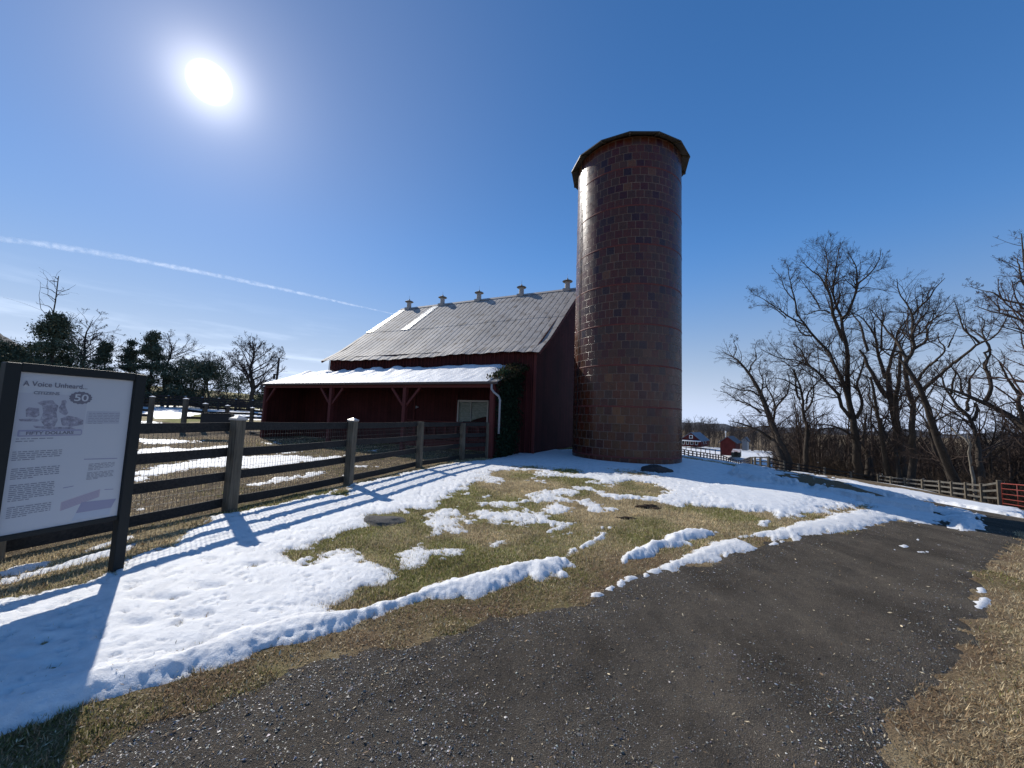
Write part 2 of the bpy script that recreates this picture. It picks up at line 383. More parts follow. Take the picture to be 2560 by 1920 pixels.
MAT = dict(
    turf=mat_ground(), gravel=mat_path(), snow=mat_snow(),
    post=wood('weathered_post', (.085, .071, .052), (.22, .185, .135), 'Z'),
    rail=wood('dark_board', (.018, .017, .017), (.050, .046, .042), 'X'),
    oldrail=wood('grey_board', (.075, .07, .06), (.19, .175, .15), 'X'),
    darkfence=plain('dark_fence_paint', (.030, .021, .018), .7),
    wire=plain('galvanised_wire', (.10, .095, .09), .5, .6),
    cap=plain('zinc_cap', (.42, .40, .38), .38, .55),
    blade=attr_mat('grass_blade', .85, .12, .4), straw=attr_mat('straw_litter', .75, .25), stone=attr_mat('pebble', .5, .5),
    steel=plain('zinc_pipe', (.36, .37, .39), .42, .7),
    white=plain('white_paint', (.72, .72, .70), .55), black=plain('black_plastic', (.012, .012, .014), .5),
    dark=plain('dark_interior', (.010, .008, .008), .9),
)

# ------------------------------------------------------------------ ground, gravel path, snow
def rings():
    r = [.55]
    while r[-1] < 30:
        q = r[-1]; r.append(q + min(max(.014, q * q * .0016), .10 if q < 18 else .16))
    while r[-1] < 220: r.append(r[-1] * 1.012)
    while r[-1] < 9000: r.append(r[-1] * 1.09)
    return np.array(r)
RR = rings()
PHI = np.concatenate([np.arange(-180, -62, 3.0), np.arange(-62, 62.01, .17), np.arange(65, 181, 3.0)]) * PI / 180
rg, pg = np.meshgrid(RR, PHI, indexing='ij')
GX = rg * np.sin(pg); GY = rg * np.cos(pg); GZ = terrain(GX, GY)
near = np.clip(1 - rg / 30, 0, 1)
REL = near * (.016 * fbm(GX * 2.1, GY * 2.1, 5, 4) + .006 * fbm(GX * 11, GY * 11, 6, 3)) + np.clip(rg / 60, 0, 1) * .12 * fbm(GX * .2, GY * .2, 8, 3)
def grid_faces(mask=None):
    a, b = GX.shape; i = np.arange(a * b).reshape(a, b)
    f = np.stack([i[:-1, :-1], i[:-1, 1:], i[1:, 1:], i[1:, :-1]], -1).reshape(-1, 4)[:, ::-1]
    if mask is not None: f = f[mask.ravel()[f].any(1)]
    return f
def compact(V, f, *extra):
    u, inv = np.unique(f, return_inverse=True)
    return (V[u], inv.reshape(f.shape)) + tuple(e[u] for e in extra)

road_px = L8([(330, 1071), (420, 1000), (520, 945), (650, 880), (780, 830), (900, 800), (1000, 780), (1100, 755), (1200, 700), (1300, 650), (1500, 600), (1700, 560), (1900, 500), (2100, 440)]) + \
    R8([(60, 410), (180, 385), (300, 365), (420, 300), (600, 235), (800, 195), (900, 165), (1060, 130), (1200, 90), (1400, 50)]) + \
    RB([(860, 765), (1000, 735), (1150, 715), (1400, 650), (1340, 560), (1390, 515), (1450, 500), (1560, 510), (1700, 550), (1900, 590), (2050, 615), (2212, 650)])
road_px2 = R8([(2212, 40), (2150, 90), (2070, 200), (2010, 290), (1990, 390), (1960, 470), (1930, 560), (1870, 700), (1760, 790), (1660, 880), (1640, 970), (1655, 1071)])
_g = ground(road_px); _g2 = ground(road_px2)
ROAD = np.concatenate([np.array([[-1.9, .4, 0]]), _g, np.array([[24, 13.5, 0], [24, 6.5, 0], [14, 6.3, 0]]), _g2, np.array([[1.0, .2, 0], [.6, -2.5, 0], [-6, -2.5, 0]])])
RN = .15 * fbm(GX * 2.2, GY * 2.2, 21, 4) + .07 * fbm(GX * 9, GY * 9, 22, 3)
RSD = np.full(GX.shape, -9.0); _m = (rg < 45)
RSD[_m] = sdf(ROAD, GX[_m], GY[_m]); RSD = RSD + RN * np.clip(rg / 4, .3, 1.5)

POSTS = [(-5.75, 1.55), (-5.03, 3.9), (-4.31, 6.13), (-3.5, 8.58), (-2.67, 11.6), (-1.71, 14.07), (-.83, 14.74)]
PAD = np.array([(-6.6, -1)] + POSTS + [(-.7, 14.9), (0, 17), (-12, 22), (-14, 24), (-22, 25.6), (-27, 27), (-40, 24), (-40, -1)], float)
PSD = np.full(GX.shape, -9.0); PSD[_m] = sdf(PAD, GX[_m], GY[_m])

mul = sstep(-1.15, -.15, RSD) * (RSD < .3) * (rg < 30)
rightv = (pg > math.radians(24)) & (rg < 9)
mul = np.clip(mul * (.75 + .6 * fbm(GX * 3, GY * 3, 31, 3)) * np.where(rightv, sstep(-.75, -.05, RSD), 1), 0, 1)
heap_px = RB([(510, 375), (640, 345), (800, 360), (950, 385), (1100, 410), (1200, 450), (1330, 500), (1450, 530), (1420, 565), (1250, 530), (1100, 485), (950, 465), (700, 425), (560, 405)])
HEAP = ground(heap_px); HSD = msdf(HEAP, GX, GY, 3)
mul = np.maximum(mul, sstep(-.4, .5, HSD + .4 * fbm(GX * 1.5, GY * 1.5, 33, 3)))
paddock = sstep(-.15, .25, PSD + .15 * fbm(GX * 2, GY * 2, 35, 3))
wild = sstep(24, 34, rg) * (pg > 0)                      # woodland floor on the right
paddock = np.maximum(paddock, wild)
green = sstep(.0, .5, fbm(GX * .55 + 3, GY * .55, 41, 3) + .2) * (GX < 6)
ZONE = np.stack([mul.ravel(), green.ravel(), paddock.ravel()], 1)
ZG = GZ + REL - np.where(RSD > 0, np.clip(RSD * .1, 0, .012), 0) + .10 * sstep(0, .8, HSD) * (1 + fbm(GX * 1.2, GY * 1.2, 36, 3)) + .03 * paddock * near * fbm(GX * 3.5, GY * 3.5, 37, 3)
G = np.stack([GX, GY, ZG], -1).reshape(-1, 3)
f = grid_faces()
# close the disc under the eye
cz = G[:len(PHI)]; Vg = np.concatenate([G, [[0, 0, cz[:, 2].mean()]]])
o = np_mesh('ground', Vg, f, MAT['turf'], smooth=True, attrs={'zone': np.concatenate([ZONE, [[0, 0, 0]]])}); tag(o, kind='structure')

ZP = GZ + REL * .7 + np.clip(RSD * .12, -.03, .007) + .004 * near * fbm(GX * 26, GY * 26, 44, 3) - .012 * np.exp(-((RSD - 1.1) / .35) ** 2) * (rg < 20)
mk = RSD > -.25
V, fp = compact(np.stack([GX, GY, ZP], -1).reshape(-1, 3), grid_faces(mk))
o = np_mesh('gravel_path', V, fp, MAT['gravel'], smooth=True); tag(o, kind='structure')

SNOW = []     # (outline on the ground, thickness, edge width, raggedness, dirt)
def snow(px, T=.06, w=.18, rag=.10, dirt=0.0): SNOW.append((ground(px), T * .62, w * 1.25, rag, dirt))
def blobs(reg, lst, T=.05, w=.1, rag=.06, dirt=0.0):
    for (cx, cy, rx, ry) in lst:
        snow(reg([(cx + rx * math.cos(k * PI / 5) * (1 + .25 * math.sin(3 * k + cx)), cy + ry * math.sin(k * PI / 5) * (1 + .2 * math.cos(2 * k + cy))) for k in range(10)]), T, w, rag, dirt)
bank_lo = L8([(-420, 830), (-420, 1080), (-200, 1020), (0, 950), (60, 930), (180, 890), (300, 830), (400, 795), (520, 765), (640, 735), (740, 710), (840, 670), (960, 635), (1050, 600), (1180, 550), (1300, 525), (1400, 500), (1500, 470), (1560, 440), (1640, 420), (1700, 405), (1760, 375), (1860, 350), (1960, 345), (2050, 345), (2120, 320), (2200, 292)])
bank_tip = R7([(60, 930), (120, 968), (200, 955), (260, 930), (310, 965), (390, 930), (330, 900), (340, 870), (415, 878), (385, 830), (330, 800), (400, 760), (440, 745), (520, 700), (600, 665), (625, 635)])
bank_hi = R7([(600, 625), (560, 650), (500, 680), (430, 710), (360, 740), (320, 795), (250, 800), (150, 815), (60, 825), (0, 835)]) + R6([(2050, 785), (1900, 800), (1780, 828), (1650, 868), (1500, 908), (1300, 943), (1150, 1003), (1050, 1048), (950, 1078), (850, 1090), (770, 1120), (690, 1148)])
bank_back = R6([(560, 1165), (420, 1180), (300, 1190), (100, 1225)]) + L8([(1000, 475), (800, 560), (600, 600), (400, 650), (200, 720), (0, 775), (-200, 800)])
# the long ploughed ridge along the path, the main field, the field before silo and barn
snow(bank_lo + bank_tip + bank_hi + bank_back, .13, .22, .07)
grass_left = R6([(560, 1165), (430, 1120), (560, 1092), (655, 1058), (665, 1008), (700, 985), (860, 945), (1000, 895), (985, 850), (880, 800), (760, 745), (690, 705), (590, 725), (470, 745), (330, 785), (240, 765), (170, 735)])
grass_top = R6([(180, 715), (330, 685), (440, 640), (560, 600), (720, 555), (860, 530), (775, 490), (830, 450), (1000, 430), (1130, 435), (1100, 405), (1270, 395), (1290, 320), (1400, 310), (1430, 270), (1560, 235), (1620, 190), (1650, 150), (1750, 115), (1880, 110), (2060, 120), (2110, 145)]) + \
    R7([(20, 165), (150, 172), (180, 205), (340, 215), (460, 225), (560, 250), (640, 262), (700, 262), (800, 235), (960, 262), (1060, 310), (1010, 325), (940, 350), (770, 347), (600, 340), (590, 350), (700, 385), (780, 372), (1000, 385), (1110, 432), (1200, 415), (1330, 430), (1500, 442), (1700, 465), (1860, 475), (1900, 490), (1885, 530), (1990, 512), (2120, 490)])
far_right = RB([(760, 640), (900, 615), (1000, 600), (1170, 570), (1250, 545), (1270, 512), (1180, 490), (1000, 470), (850, 445), (700, 425), (600, 400), (520, 385), (500, 355), (520, 335), (430, 325), (300, 300), (100, 270), (60, 262)])
behind = np.array([(7.3, 17.5, 0), (5, 20, 0), (1, 19, 0), (-.2, 15.8, 0), (-.62, 14.55, 0)])
fence_edge = F1([(2060, 398), (1900, 412), (1750, 436), (1650, 462), (1500, 492), (1300, 535), (1240, 560), (1225, 600), (1190, 570), (1000, 612), (880, 640), (800, 662), (700, 682), (600, 705), (450, 738)])
left_edge = RL([(1590, 1465), (1530, 1500), (1510, 1525), (1300, 1590), (1100, 1655)]) + L8([(300, 285), (150, 315), (0, 345), (-300, 410), (-420, 440)])
field = np.concatenate([ground(L8([(-420, 900), (-200, 880), (0, 850), (200, 800), (400, 730), (700, 640), (1000, 545), (1300, 480), (1470, 440)])), ground(grass_left), ground(grass_top), ground(far_right), behind, ground(fence_edge), ground(left_edge)])
SNOW.append((field, .04, .3, .12, 0.0))
SNOW.append((np.concatenate([ground(R7([(1890, 520), (1800, 470), (1500, 440), (1200, 300), (1400, 260), (1700, 290), (2100, 330), (2212, 360)])), ground(far_right[:6])]), .07, .35, .08, 0))
snow(R7([(745, 850), (740, 805), (780, 770), (870, 735), (930, 690), (1040, 680), (1050, 640), (1180, 605), (1300, 605), (1460, 612), (1400, 640), (1300, 660), (1210, 680), (1290, 715), (1200, 705), (1140, 730), (1050, 742), (960, 790), (880, 812), (790, 828)]), .12, .16, .05)
snow(R7([(1010, 875), (1060, 820), (1150, 790), (1280, 740), (1400, 685), (1530, 655), (1680, 625), (1770, 600), (1860, 600), (1850, 575), (1960, 560), (2060, 530), (2200, 512)]) + RB([(1060, 610), (1180, 590), (1240, 590), (1250, 620), (1380, 640), (1430, 655), (1300, 690), (1150, 720), (1000, 740), (860, 760), (760, 780)]) +
     R7([(2200, 632), (2100, 640), (1990, 667), (1960, 650), (1830, 672), (1850, 640), (1700, 650), (1600, 660), (1700, 710), (1745, 742), (1680, 757), (1560, 777), (1480, 765), (1440, 790), (1455, 817), (1380, 837), (1240, 847), (1180, 880), (1110, 910)]), .085, .22, .06, .25)
blobs(R7, [(555, 1068, 42, 18), (660, 1026, 30, 22), (735, 985, 40, 32), (800, 955, 62, 24), (920, 935, 28, 22), (985, 900, 52, 20), (1495, 782, 24, 14), (1850, 700, 30, 8), (1905, 686, 18, 8), (1820, 712, 14, 5)], .06, .09, .03, .15)
blobs(R7, [(600, 578, 20, 11), (652, 580, 28, 13), (360, 622, 30, 8), (1780, 548, 70, 26)], .06, .09, .03)
PATCH7 = [[(120, 350), (220, 297), (340, 297), (460, 330), (400, 370), (300, 350), (180, 365)], [(0, 372), (70, 378), (50, 400), (0, 400)], [(210, 420), (260, 418), (370, 440), (300, 490), (240, 450)], [(0, 540), (100, 500), (180, 470), (120, 540), (30, 567)],
          [(580, 390), (650, 418), (620, 430)], [(620, 440), (700, 430), (770, 408), (740, 442), (690, 462), (640, 462)], [(1080, 300), (1200, 300), (1270, 342), (1180, 347), (1080, 322)], [(1090, 405), (1160, 412), (1230, 425), (1180, 435), (1090, 428)], [(430, 410), (540, 412), (500, 425)], [(470, 370), (525, 375), (500, 390)], [(620, 275), (700, 280), (660, 292)]]
for p in PATCH7: snow(R7(p), .045, .12, .09)
PATCH6 = [[(1140, 440), (1300, 420), (1420, 450), (1520, 500), (1480, 540), (1570, 575), (1450, 590), (1350, 560), (1250, 622), (1200, 600), (1260, 560), (1180, 490)], [(980, 740), (1130, 650), (1190, 640), (1240, 690), (1370, 680), (1500, 700), (1450, 740), (1300, 760), (1250, 832), (1150, 862), (1000, 850)],
          [(590, 860), (850, 810), (1010, 882), (960, 932), (860, 952), (760, 930), (640, 932)], [(430, 740), (560, 700), (700, 690), (690, 722), (560, 762), (460, 762)], [(1640, 500), (1700, 450), (1780, 490), (1830, 512), (1740, 522)], [(1760, 430), (1840, 410), (1890, 440), (1790, 460)],
          [(1880, 510), (1960, 460), (2090, 420), (2050, 470), (1950, 522)], [(1650, 650), (1720, 640), (1800, 600), (1840, 652), (1720, 702)], [(1885, 330), (2000, 320), (1960, 352)], [(2030, 292), (2200, 245), (2200, 285), (2100, 312)], [(2125, 392), (2200, 345), (2210, 410)], [(1590, 330), (1680, 300), (1660, 332)],
          [(700, 600), (840, 615), (760, 640)], [(1700, 200), (1830, 200), (1780, 230)]]
for p in PATCH6: snow(R6(p), .035, .14, .13, .12)
# strips between fence and field
snow(RL([(0, 1610), (200, 1570), (450, 1495), (700, 1425), (1000, 1330), (1360, 1240), (1600, 1175), (1763, 1130), (1763, 1185), (1600, 1250), (1370, 1315), (1000, 1430), (700, 1505), (400, 1575), (150, 1645), (0, 1690)]), .05, .12, .05)
snow(RL([(0, 1540), (100, 1490), (250, 1420), (600, 1370), (740, 1350), (1000, 1255), (1380, 1120), (1600, 1040), (1763, 1015), (1763, 1060), (1600, 1110), (1370, 1180), (1000, 1290), (740, 1375), (450, 1470), (200, 1550)]), .04, .12, .06)
# snow in and beyond the lane
snow(RB([(1170, 590), (1250, 542), (1330, 545), (1400, 560), (1500, 590), (1620, 612), (1750, 642), (1710, 690), (1650, 682), (1500, 672), (1420, 652), (1300, 640)]), .07, .3, .10, .2)
snow(RB([(1710, 690), (1740, 640), (1830, 628), (1930, 660), (1985, 712), (1850, 722), (1760, 706)]), .20, .35, .06, .15)
snow(RB([(1490, 545), (1560, 568), (1700, 583), (1800, 588), (1900, 630), (1880, 646), (1750, 622), (1620, 602), (1500, 562)]), .12, .25, .12, .35)
blobs(RB, [(1835, 715, 42, 10), (1540, 780, 20, 8), (1400, 840, 35, 7), (1455, 820, 28, 7), (1555, 860, 20, 5), (1590, 855, 18, 5), (1680, 814, 14, 5), (1715, 818, 16, 5)], .035, .07, .02)
blobs(R8, [(2028, 308, 24, 14), (2035, 355, 32, 18), (2012, 380, 16, 8)], .05, .07, .02)
snow(RB([(1040, 402), (1200, 430), (1300, 452), (1450, 468), (1600, 497), (1750, 527), (1900, 552), (2000, 572), (2212, 600), (2212, 645), (2100, 625), (1900, 592), (1700, 552), (1450, 512), (1250, 482), (1110, 432)]), .30, .5, .12)
NB = len(SNOW)
for k in range(26):                                         # lumps thrown along the heap
    t = RNG.random(); a = HEAP[int(t * 7)]; b = HEAP[13 - int(t * 7)] if int(t * 7) < 7 else HEAP[7]
    q = a + (b - a) * RNG.random(); s_ = RNG.uniform(.15, .5)
    SNOW.append((np.array([(q[0] + s_ * 1.6 * math.cos(j), q[1] + s_ * math.sin(j), 0) for j in np.arange(0, 6.2, .7)]), .16, .25, .12, .3))
# paddock strips behind the fence
for p, T in (([(0, 372), (20, 335), (200, 322), (330, 332), (560, 312), (600, 315), (560, 332), (380, 352), (200, 372), (40, 382)], .05), ([(30, 272), (200, 277), (380, 285), (250, 302), (60, 302)], .05),
             ([(0, 470), (100, 442), (300, 412), (600, 372), (660, 377), (960, 372), (1090, 382), (1250, 372), (1250, 392), (1000, 412), (700, 450), (660, 442), (500, 442), (380, 442), (150, 482), (20, 542), (-60, 560)], .05),
             ([(680, 540), (820, 502), (1000, 482), (1160, 452), (1050, 492), (900, 517), (730, 547)], .04), ([(0, 652), (150, 642), (200, 662), (60, 684)], .04), ([(1310, 432), (1390, 430), (1370, 447)], .04), ([(790, 350), (960, 350), (900, 362)], .04), ([(1360, 345), (1440, 337), (1430, 350)], .04),
             ([(480, 525), (600, 500), (560, 530)], .03), ([(1190, 492), (1250, 487), (1230, 497)], .03), ([(740, 295), (850, 292), (800, 302)], .03)):
    snow(F1(p), T, .2, .16)
snow(F3([(180, 430), (320, 425), (560, 470), (430, 500), (180, 512)]), .06, .25, .2)
HSN = np.full(GX.shape, -9.0); DIRT = np.zeros(GX.shape)
fx1 = fbm(GX * 2.4, GY * 2.4, 51, 4); fx2 = fbm(GX * 8.5, GY * 8.5, 52, 3); sc = np.clip(rg / 5, .5, 2.2); fx3 = fbm(GX * 24, GY * 24, 53, 2)
def prof(sd, T, w):
    t = np.clip(sd / w, 0, 1); return np.where(sd > 0, T * (1 - (1 - t) ** 2.2), np.maximum(sd * .5, -.05))
for (poly, T, w, rag, dirt) in SNOW:
    sd = msdf(poly, GX, GY)
    m_ = sd > -2
    s2 = sd + rag * sc * (1.1 * fx1 + .9 * fx2 + .75 * fx3)
    h = np.where(m_, prof(s2, T, w), -9.0)
    DIRT = np.where((h > HSN) & (h > 0), dirt, DIRT); HSN = np.maximum(HSN, h)
lawn = sstep(-.9, -1.6, RSD) * (HSN < .01) * (GX > -2.2) * (GX < 7.5) * (GY > 4) * (GY < 13) * (PSD < -.3)
thr = .15 + .30 * sstep(-.5, 4.5, GX) + .25 * sstep(-1.4, -3.2, RSD) * (GX > 3)
lp_ = fbm(GX * 1.3, GY * 1.1, 55, 5) * .8 + .25 * fx2 - thr
HSN = np.maximum(HSN, np.where(lawn > .5, prof(lp_ * .5, .03, .12), -9.0)); DIRT = np.where((lawn > .5) & (lp_ > 0), .25, DIRT)
# thin, honeycombed crust towards the lawn: holes open where the cover is thin
HSN = HSN - np.where((HSN > 0) & (HSN < .05) & (rg < 14), np.clip(.030 * (fx2 + .9 * fx3) - .006, 0, .03), 0)
# bare melted spots in the silo shade
for (cx, cy, rx, ry) in [(70, 145, 70, 8), (340, 170, 60, 14), (700, 160, 18, 4), (840, 182, 90, 14)]:
    q = ground(R7([(cx, cy)]))[0]; e = ((GX - q[0]) / (rx * .0052)) ** 2 + ((GY - q[1]) / (ry * .03)) ** 2
    HSN = np.minimum(HSN, np.where(e < 6, .3 * (np.sqrt(e) - .9) * .1 + .05 * fx2, 9))
hh = np.where(HSD > -.6, prof((fbm(GX * 1.0, GY * 1.0, 57, 4) * .9 + .45 * fx2 + .08 + .25 * sstep(.6, -.5, HSD)) * .6, .14, .3), -9.0); DIRT = np.where((hh > HSN) & (hh > 0), .45, DIRT); HSN = np.maximum(HSN, hh)
# open fields further off: left meadow, right paddocks, woodland floor
fld = ground(F3([(-900, 180), (230, 180), (360, 188), (1000, 205), (2060, 225), (2300, 235), (2300, 425), (2050, 415), (1450, 405), (1130, 312), (770, 388), (400, 385), (360, 360), (220, 330), (-900, 420)]), 60)
hl = np.where((rg > 20) & (rg < 62), prof(msdf(fld, GX, GY, 6) + .5 * fx1, .08, .5), -9.0)
rb1 = np.array([(9.5, 17.5), (14, 20), (20.5, 24), (26, 43), (40, 50), (62, 78), (80, 108), (115, 170), (40, 175), (14, 50), (8, 24)], float)
hr = np.where((rg > 18) & (rg < 220), prof(msdf(rb1, GX, GY, 6) + .9 * fx1 + .35, .09, .6), -9.0)
wf = np.where((rg > 42) & (rg < 170) & (GX > 34), prof(fbm(GX * .14, GY * .14, 61, 4) * 1.2 - .25, .08, .5), -9.0)
HSN = np.maximum.reduce([HSN, hl, hr, wf])
thin_ = np.clip(1 - HSN / .032, 0, 1) * (HSN > 0) * (rg < 20); DIRT = np.maximum(DIRT, thin_ * .55)
rel = REL * .5 + np.where(HSN > 0, np.clip(HSN / .06, 0, 1), 0) * near * (.010 * fbm(GX * 3.1, GY * 3.1, 71, 3) + .0055 * fbm(GX * 11, GY * 11, 72, 3) + .0045 * fbm(GX * 32, GY * 32, 73, 2))
# trodden prints
for (px, py) in L8([(190, 535), (90, 600), (250, 640), (900, 300), (600, 460), (1090, 205), (300, 470), (700, 350), (840, 430)]):
    q = ground([(px, py)])[0]; e = ((GX - q[0]) / .10) ** 2 + ((GY - q[1]) / .06) ** 2; rel = rel - .035 * np.exp(-e)
lump = np.clip((HSN - .045) / .04, 0, 1) * near
rel = rel + lump * (.016 * fbm(GX * 6, GY * 6, 74, 3) + .006 * fbm(GX * 18, GY * 18, 75, 2))
ZS = GZ + rel + HSN + np.where(RSD > 0, .004, 0)
mk = HSN > -.02
V, fs, dz = compact(np.stack([GX, GY, ZS], -1).reshape(-1, 3), grid_faces(mk), DIRT.ravel())
o = np_mesh('snow', V, fs, MAT['snow'], smooth=True, attrs={'zone': np.stack([dz, dz * 0, dz * 0], 1)}); tag(o, kind='stuff')

# far hills: a wooded ridge behind the valley and a mountain on the left
mh = M('winter_hill'); vv = mh.coord('Object'); mh.col(mh.ramp(mh.noise(vv, .05, 6, .7), [(.35, (.040, .042, .048)), (.65, (.065, .064, .068))])).rough(1); MAT['hill'] = mh.m  # winter wood grey with the blue of distant haze painted in
def ridge(name, a0, a1, D, hfun, depth=300):
    aa = np.radians(np.arange(a0, a1, .25)); V = []; n = len(aa); hs = hfun(np.degrees(aa))
    prof_ = [(D - depth, 0), (D - depth * .6, .35), (D - depth * .25, .8), (D, 1.0), (D + depth * .3, .85), (D + depth, -.1)]
    for (d, k) in prof_:
        for a, h in zip(aa, hs): V.append((d * math.sin(a), d * math.cos(a), -14 + (h + 14) * k if k > 0 else -20))
    i = np.arange(len(prof_) * n).reshape(-1, n)
    f = np.stack([i[:-1, :-1], i[:-1, 1:], i[1:, 1:], i[1:, :-1]], -1).reshape(-1, 4)
    return tag(np_mesh(name, V, f, MAT['hill'], smooth=True), kind='structure')
ridge('hills', 14, 80, 900, lambda a: 2 + 9 * fbm(a * .35, a * 0 + 3, 81, 4))
ridge('mountain', -75, -44, 2600, lambda a: 430 * sstep(-44, -60, a) * (1 + .12 * fbm(a * .5, a * 0, 82, 4)) - 5, 700)
ridge('hills', -46, -20, 1200, lambda a: 12 + 10 * fbm(a * .4, a * 0 + 9, 83, 4))

# ------------------------------------------------------------------ barn
BO = np.array([-.638, 14.68]); BU = np.array([-.89534, .44537]); BW = np.array([.44537, .89534])
def B(U, V, z): return np.array([*(BO + BU * U + BW * V), z])
def bp(px, py, V):                 # picture point on a vertical plane along the barn
    r = ray(px, py); o = BO + BW * V; t = (BW @ o) / (BW @ r[:2]); P = EYE + t * r; return (P[:2] - o) @ BU, P[2]
HE, LL, DL, U0, U1, HM, WB, HR = 2.94, 14.36, 2.43, -.61, 12.45, 4.58, 11.84, 9.25
VR = DL + WB / 2
def red_boards(name, c1, c2, groove=True):
    m = M(name); v = m.coord('Object'); uvn = m.n('ShaderNodeUVMap'); sx = m.n('ShaderNodeSeparateXYZ'); m.l(uvn.outputs[0], sx.inputs[0])
    board = m.math('FLOOR', m.math('DIVIDE', sx.outputs[0], .235)); wn_ = m.n('ShaderNodeTexWhiteNoise', noise_dimensions='1D'); m.l(board, wn_.inputs['W'])
    st = m.noise(m.coord('UV', (22, 1.1, 1)), 1, 5, .65, .3); big = m.noise(m.coord('UV', (.8, .8, 1)), 1, 4)
    c = m.mix(m.math('ADD', m.math('MULTIPLY', st, .6), m.math('MULTIPLY', wn_.outputs[0], .4)), c1, c2)
    c = m.mix(1.0, c, m.ramp(big, [(.3, (.55, .52, .5)), (.7, (1, 1, 1))]), 'MULTIPLY')
    fr = m.math('FRACT', m.math('DIVIDE', sx.outputs[0], .235)); gr = m.math('LESS_THAN', m.math('ABSOLUTE', m.math('SUBTRACT', fr, .5)), .472)
    c = m.mix(gr, (.012, .005, .005), c)
    m.col(c).rough(.82); m.b.inputs['Specular IOR Level'].default_value = .2
    m.bump(m.math('ADD', m.math('MULTIPLY', gr, 1.5), m.math('MULTIPLY', st, .4)), .6, .015); return m.m
MAT['red'] = red_boards('red_barn_boards', (.046, .011, .012), (.092, .021, .021))
MAT['redtrim'] = plain('red_trim_paint', (.10, .022, .019), .75)
MAT['reddark'] = red_boards('shaded_barn_boards', (.055, .013, .012), (.10, .022, .019))
def quad_uv(name, pts, uvs, mat, parent, thick=.05, nrm=None):
    """one flat polygon given thickness, uv in metres"""
    pts = [np.array(p, float) for p in pts]; n = np.cross(pts[1] - pts[0], pts[2] - pts[0]); n /= np.linalg.norm(n)
    k = len(pts); off = np.array(parent_world(parent))
    V = [p - off for p in pts] + [p - n * thick - off for p in pts]
    F = [tuple(range(k)), tuple(range(k, 2 * k))[::-1]] + [(i, i + k, (i + 1) % k + k, (i + 1) % k) for i in range(k)]
    me = bpy.data.meshes.new(name); me.from_pydata([tuple(p) for p in V], [], F); me.update()
    l = me.uv_layers.new(name='UVMap'); uvl = list(uvs) + list(uvs)
    for lp in me.loops: l.data[lp.index].uv = uvl[lp.vertex_index]
    me.materials.append(mat); o = bpy.data.objects.new(name, me); COL.objects.link(o); o.parent = parent; return o
barn = empty('barn', B(6, 0, 0), 'long weathered red wooden barn with grey tin roof beside the silo', 'barn')
# main walls: front (long), right gable, left gable, back
def wallq(name, U_a, V_a, U_b, V_b, tops, mat=None, lab=None):
    # polygon along the base from a to b then back over the tops (list of (t, z))
    a = np.array([U_a, V_a]); b = np.array([U_b, V_b]); L = np.linalg.norm(b - a)
    pts = [B(*a, -.4), B(*b, -.4)] + [B(*(a + (b - a) * t), z) for t, z in tops]
    uvs = [(0, -.4), (L, -.4)] + [(t * L, z) for t, z in tops]
    o = quad_uv(name, pts, uvs, mat or MAT['red'], barn)
    if lab: o['label'] = lab
    return o
wallq('wall', U1, DL, U0, DL, [(1, HM + .12), (0, HM + .12)])
wallq('gable_wall', U0, DL, U0, DL + WB, [(1, HM + .1), (.5, HR - .12), (0, HM + .1)])
wallq('gable_wall', U1, DL + WB, U1, DL, [(1, HM + .1), (.5, HR - .12), (0, HM + .1)])
wallq('wall', U0, DL + WB, U1, DL + WB, [(1, HM + .1), (0, HM + .1)])
# corner board
mb = MB(); mb.bar(B(U0 - .012, DL - .055, -.2), B(U0 - .012, DL - .055, HM), .05, .12, (BU[0], BU[1], 0)); mb.build('corner_board', MAT['redtrim'], barn)
# roof with crimped ribs
def tin():
    m = M('weathered_tin'); v = m.coord('UV'); big = m.noise(v, .35, 5, .65); sm = m.noise(m.coord('UV', (1, .55, 1)), 3.2, 6, .7); fl = m.noise(m.coord('UV', (2.4, 1, 1)), 5.5, 4, .6)
    c = m.ramp(big, [(.3, (.31, .28, .25)), (.7, (.47, .435, .40))])
    c = m.mix(m.ramp(sm, [(.50, (0, 0, 0)), (.66, (.9, .9, .9))]), c, (.135, .10, .072))
    c = m.mix(m.ramp(fl, [(.60, (0, 0, 0)), (.68, (.85, .85, .85))]), c, (.40, .365, .31))
    su = m.n('ShaderNodeSeparateXYZ'); m.l(v, su.inputs[0]); ph_ = m.math('FRACT', m.math('DIVIDE', m.math('ADD', su.outputs[0], 2.3), .3430)); ed = m.math('ADD', m.math('LESS_THAN', ph_, .10), m.math('MULTIPLY', m.math('LESS_THAN', m.math('ABSOLUTE', m.math('SUBTRACT', ph_, .55)), .03), .5))
    c = m.mix(m.math('MULTIPLY', ed, .55), c, (.055, .05, .048))
    m.col(c).rough(.72); m.b.inputs['Metallic'].default_value = .05; m.b.inputs['Specular IOR Level'].default_value = .22; m.bump(sm, .25, .02); return m.m
MAT['tin'] = tin()
MAT['hood'] = plain('dull_zinc_hood', (.17, .165, .16), .6, .3)
MAT['skylight'] = plain('bright_new_panel', (.95, .91, .80), .46, .55, spec=1.0)
OV = .32
def slope_pt(U, s, h, side=1):     # s: 0 at ridge, 1 at eave ; h above the sheet
    run = WB / 2 + .38; V = VR - side * run * s; rise = HR - HM + .3
    z = HR - rise * s + .16 * sstep(.78, 1, s) * s      # slight kick at the eave
    n = np.array([0, -side * rise, run]); n = n / np.linalg.norm(n)
    return B(U, V + n[1] * h, z + n[2] * h)
def sag(U): return .05 * math.sin(U * .55 + .6) + .02 * math.sin(U * 2.3)
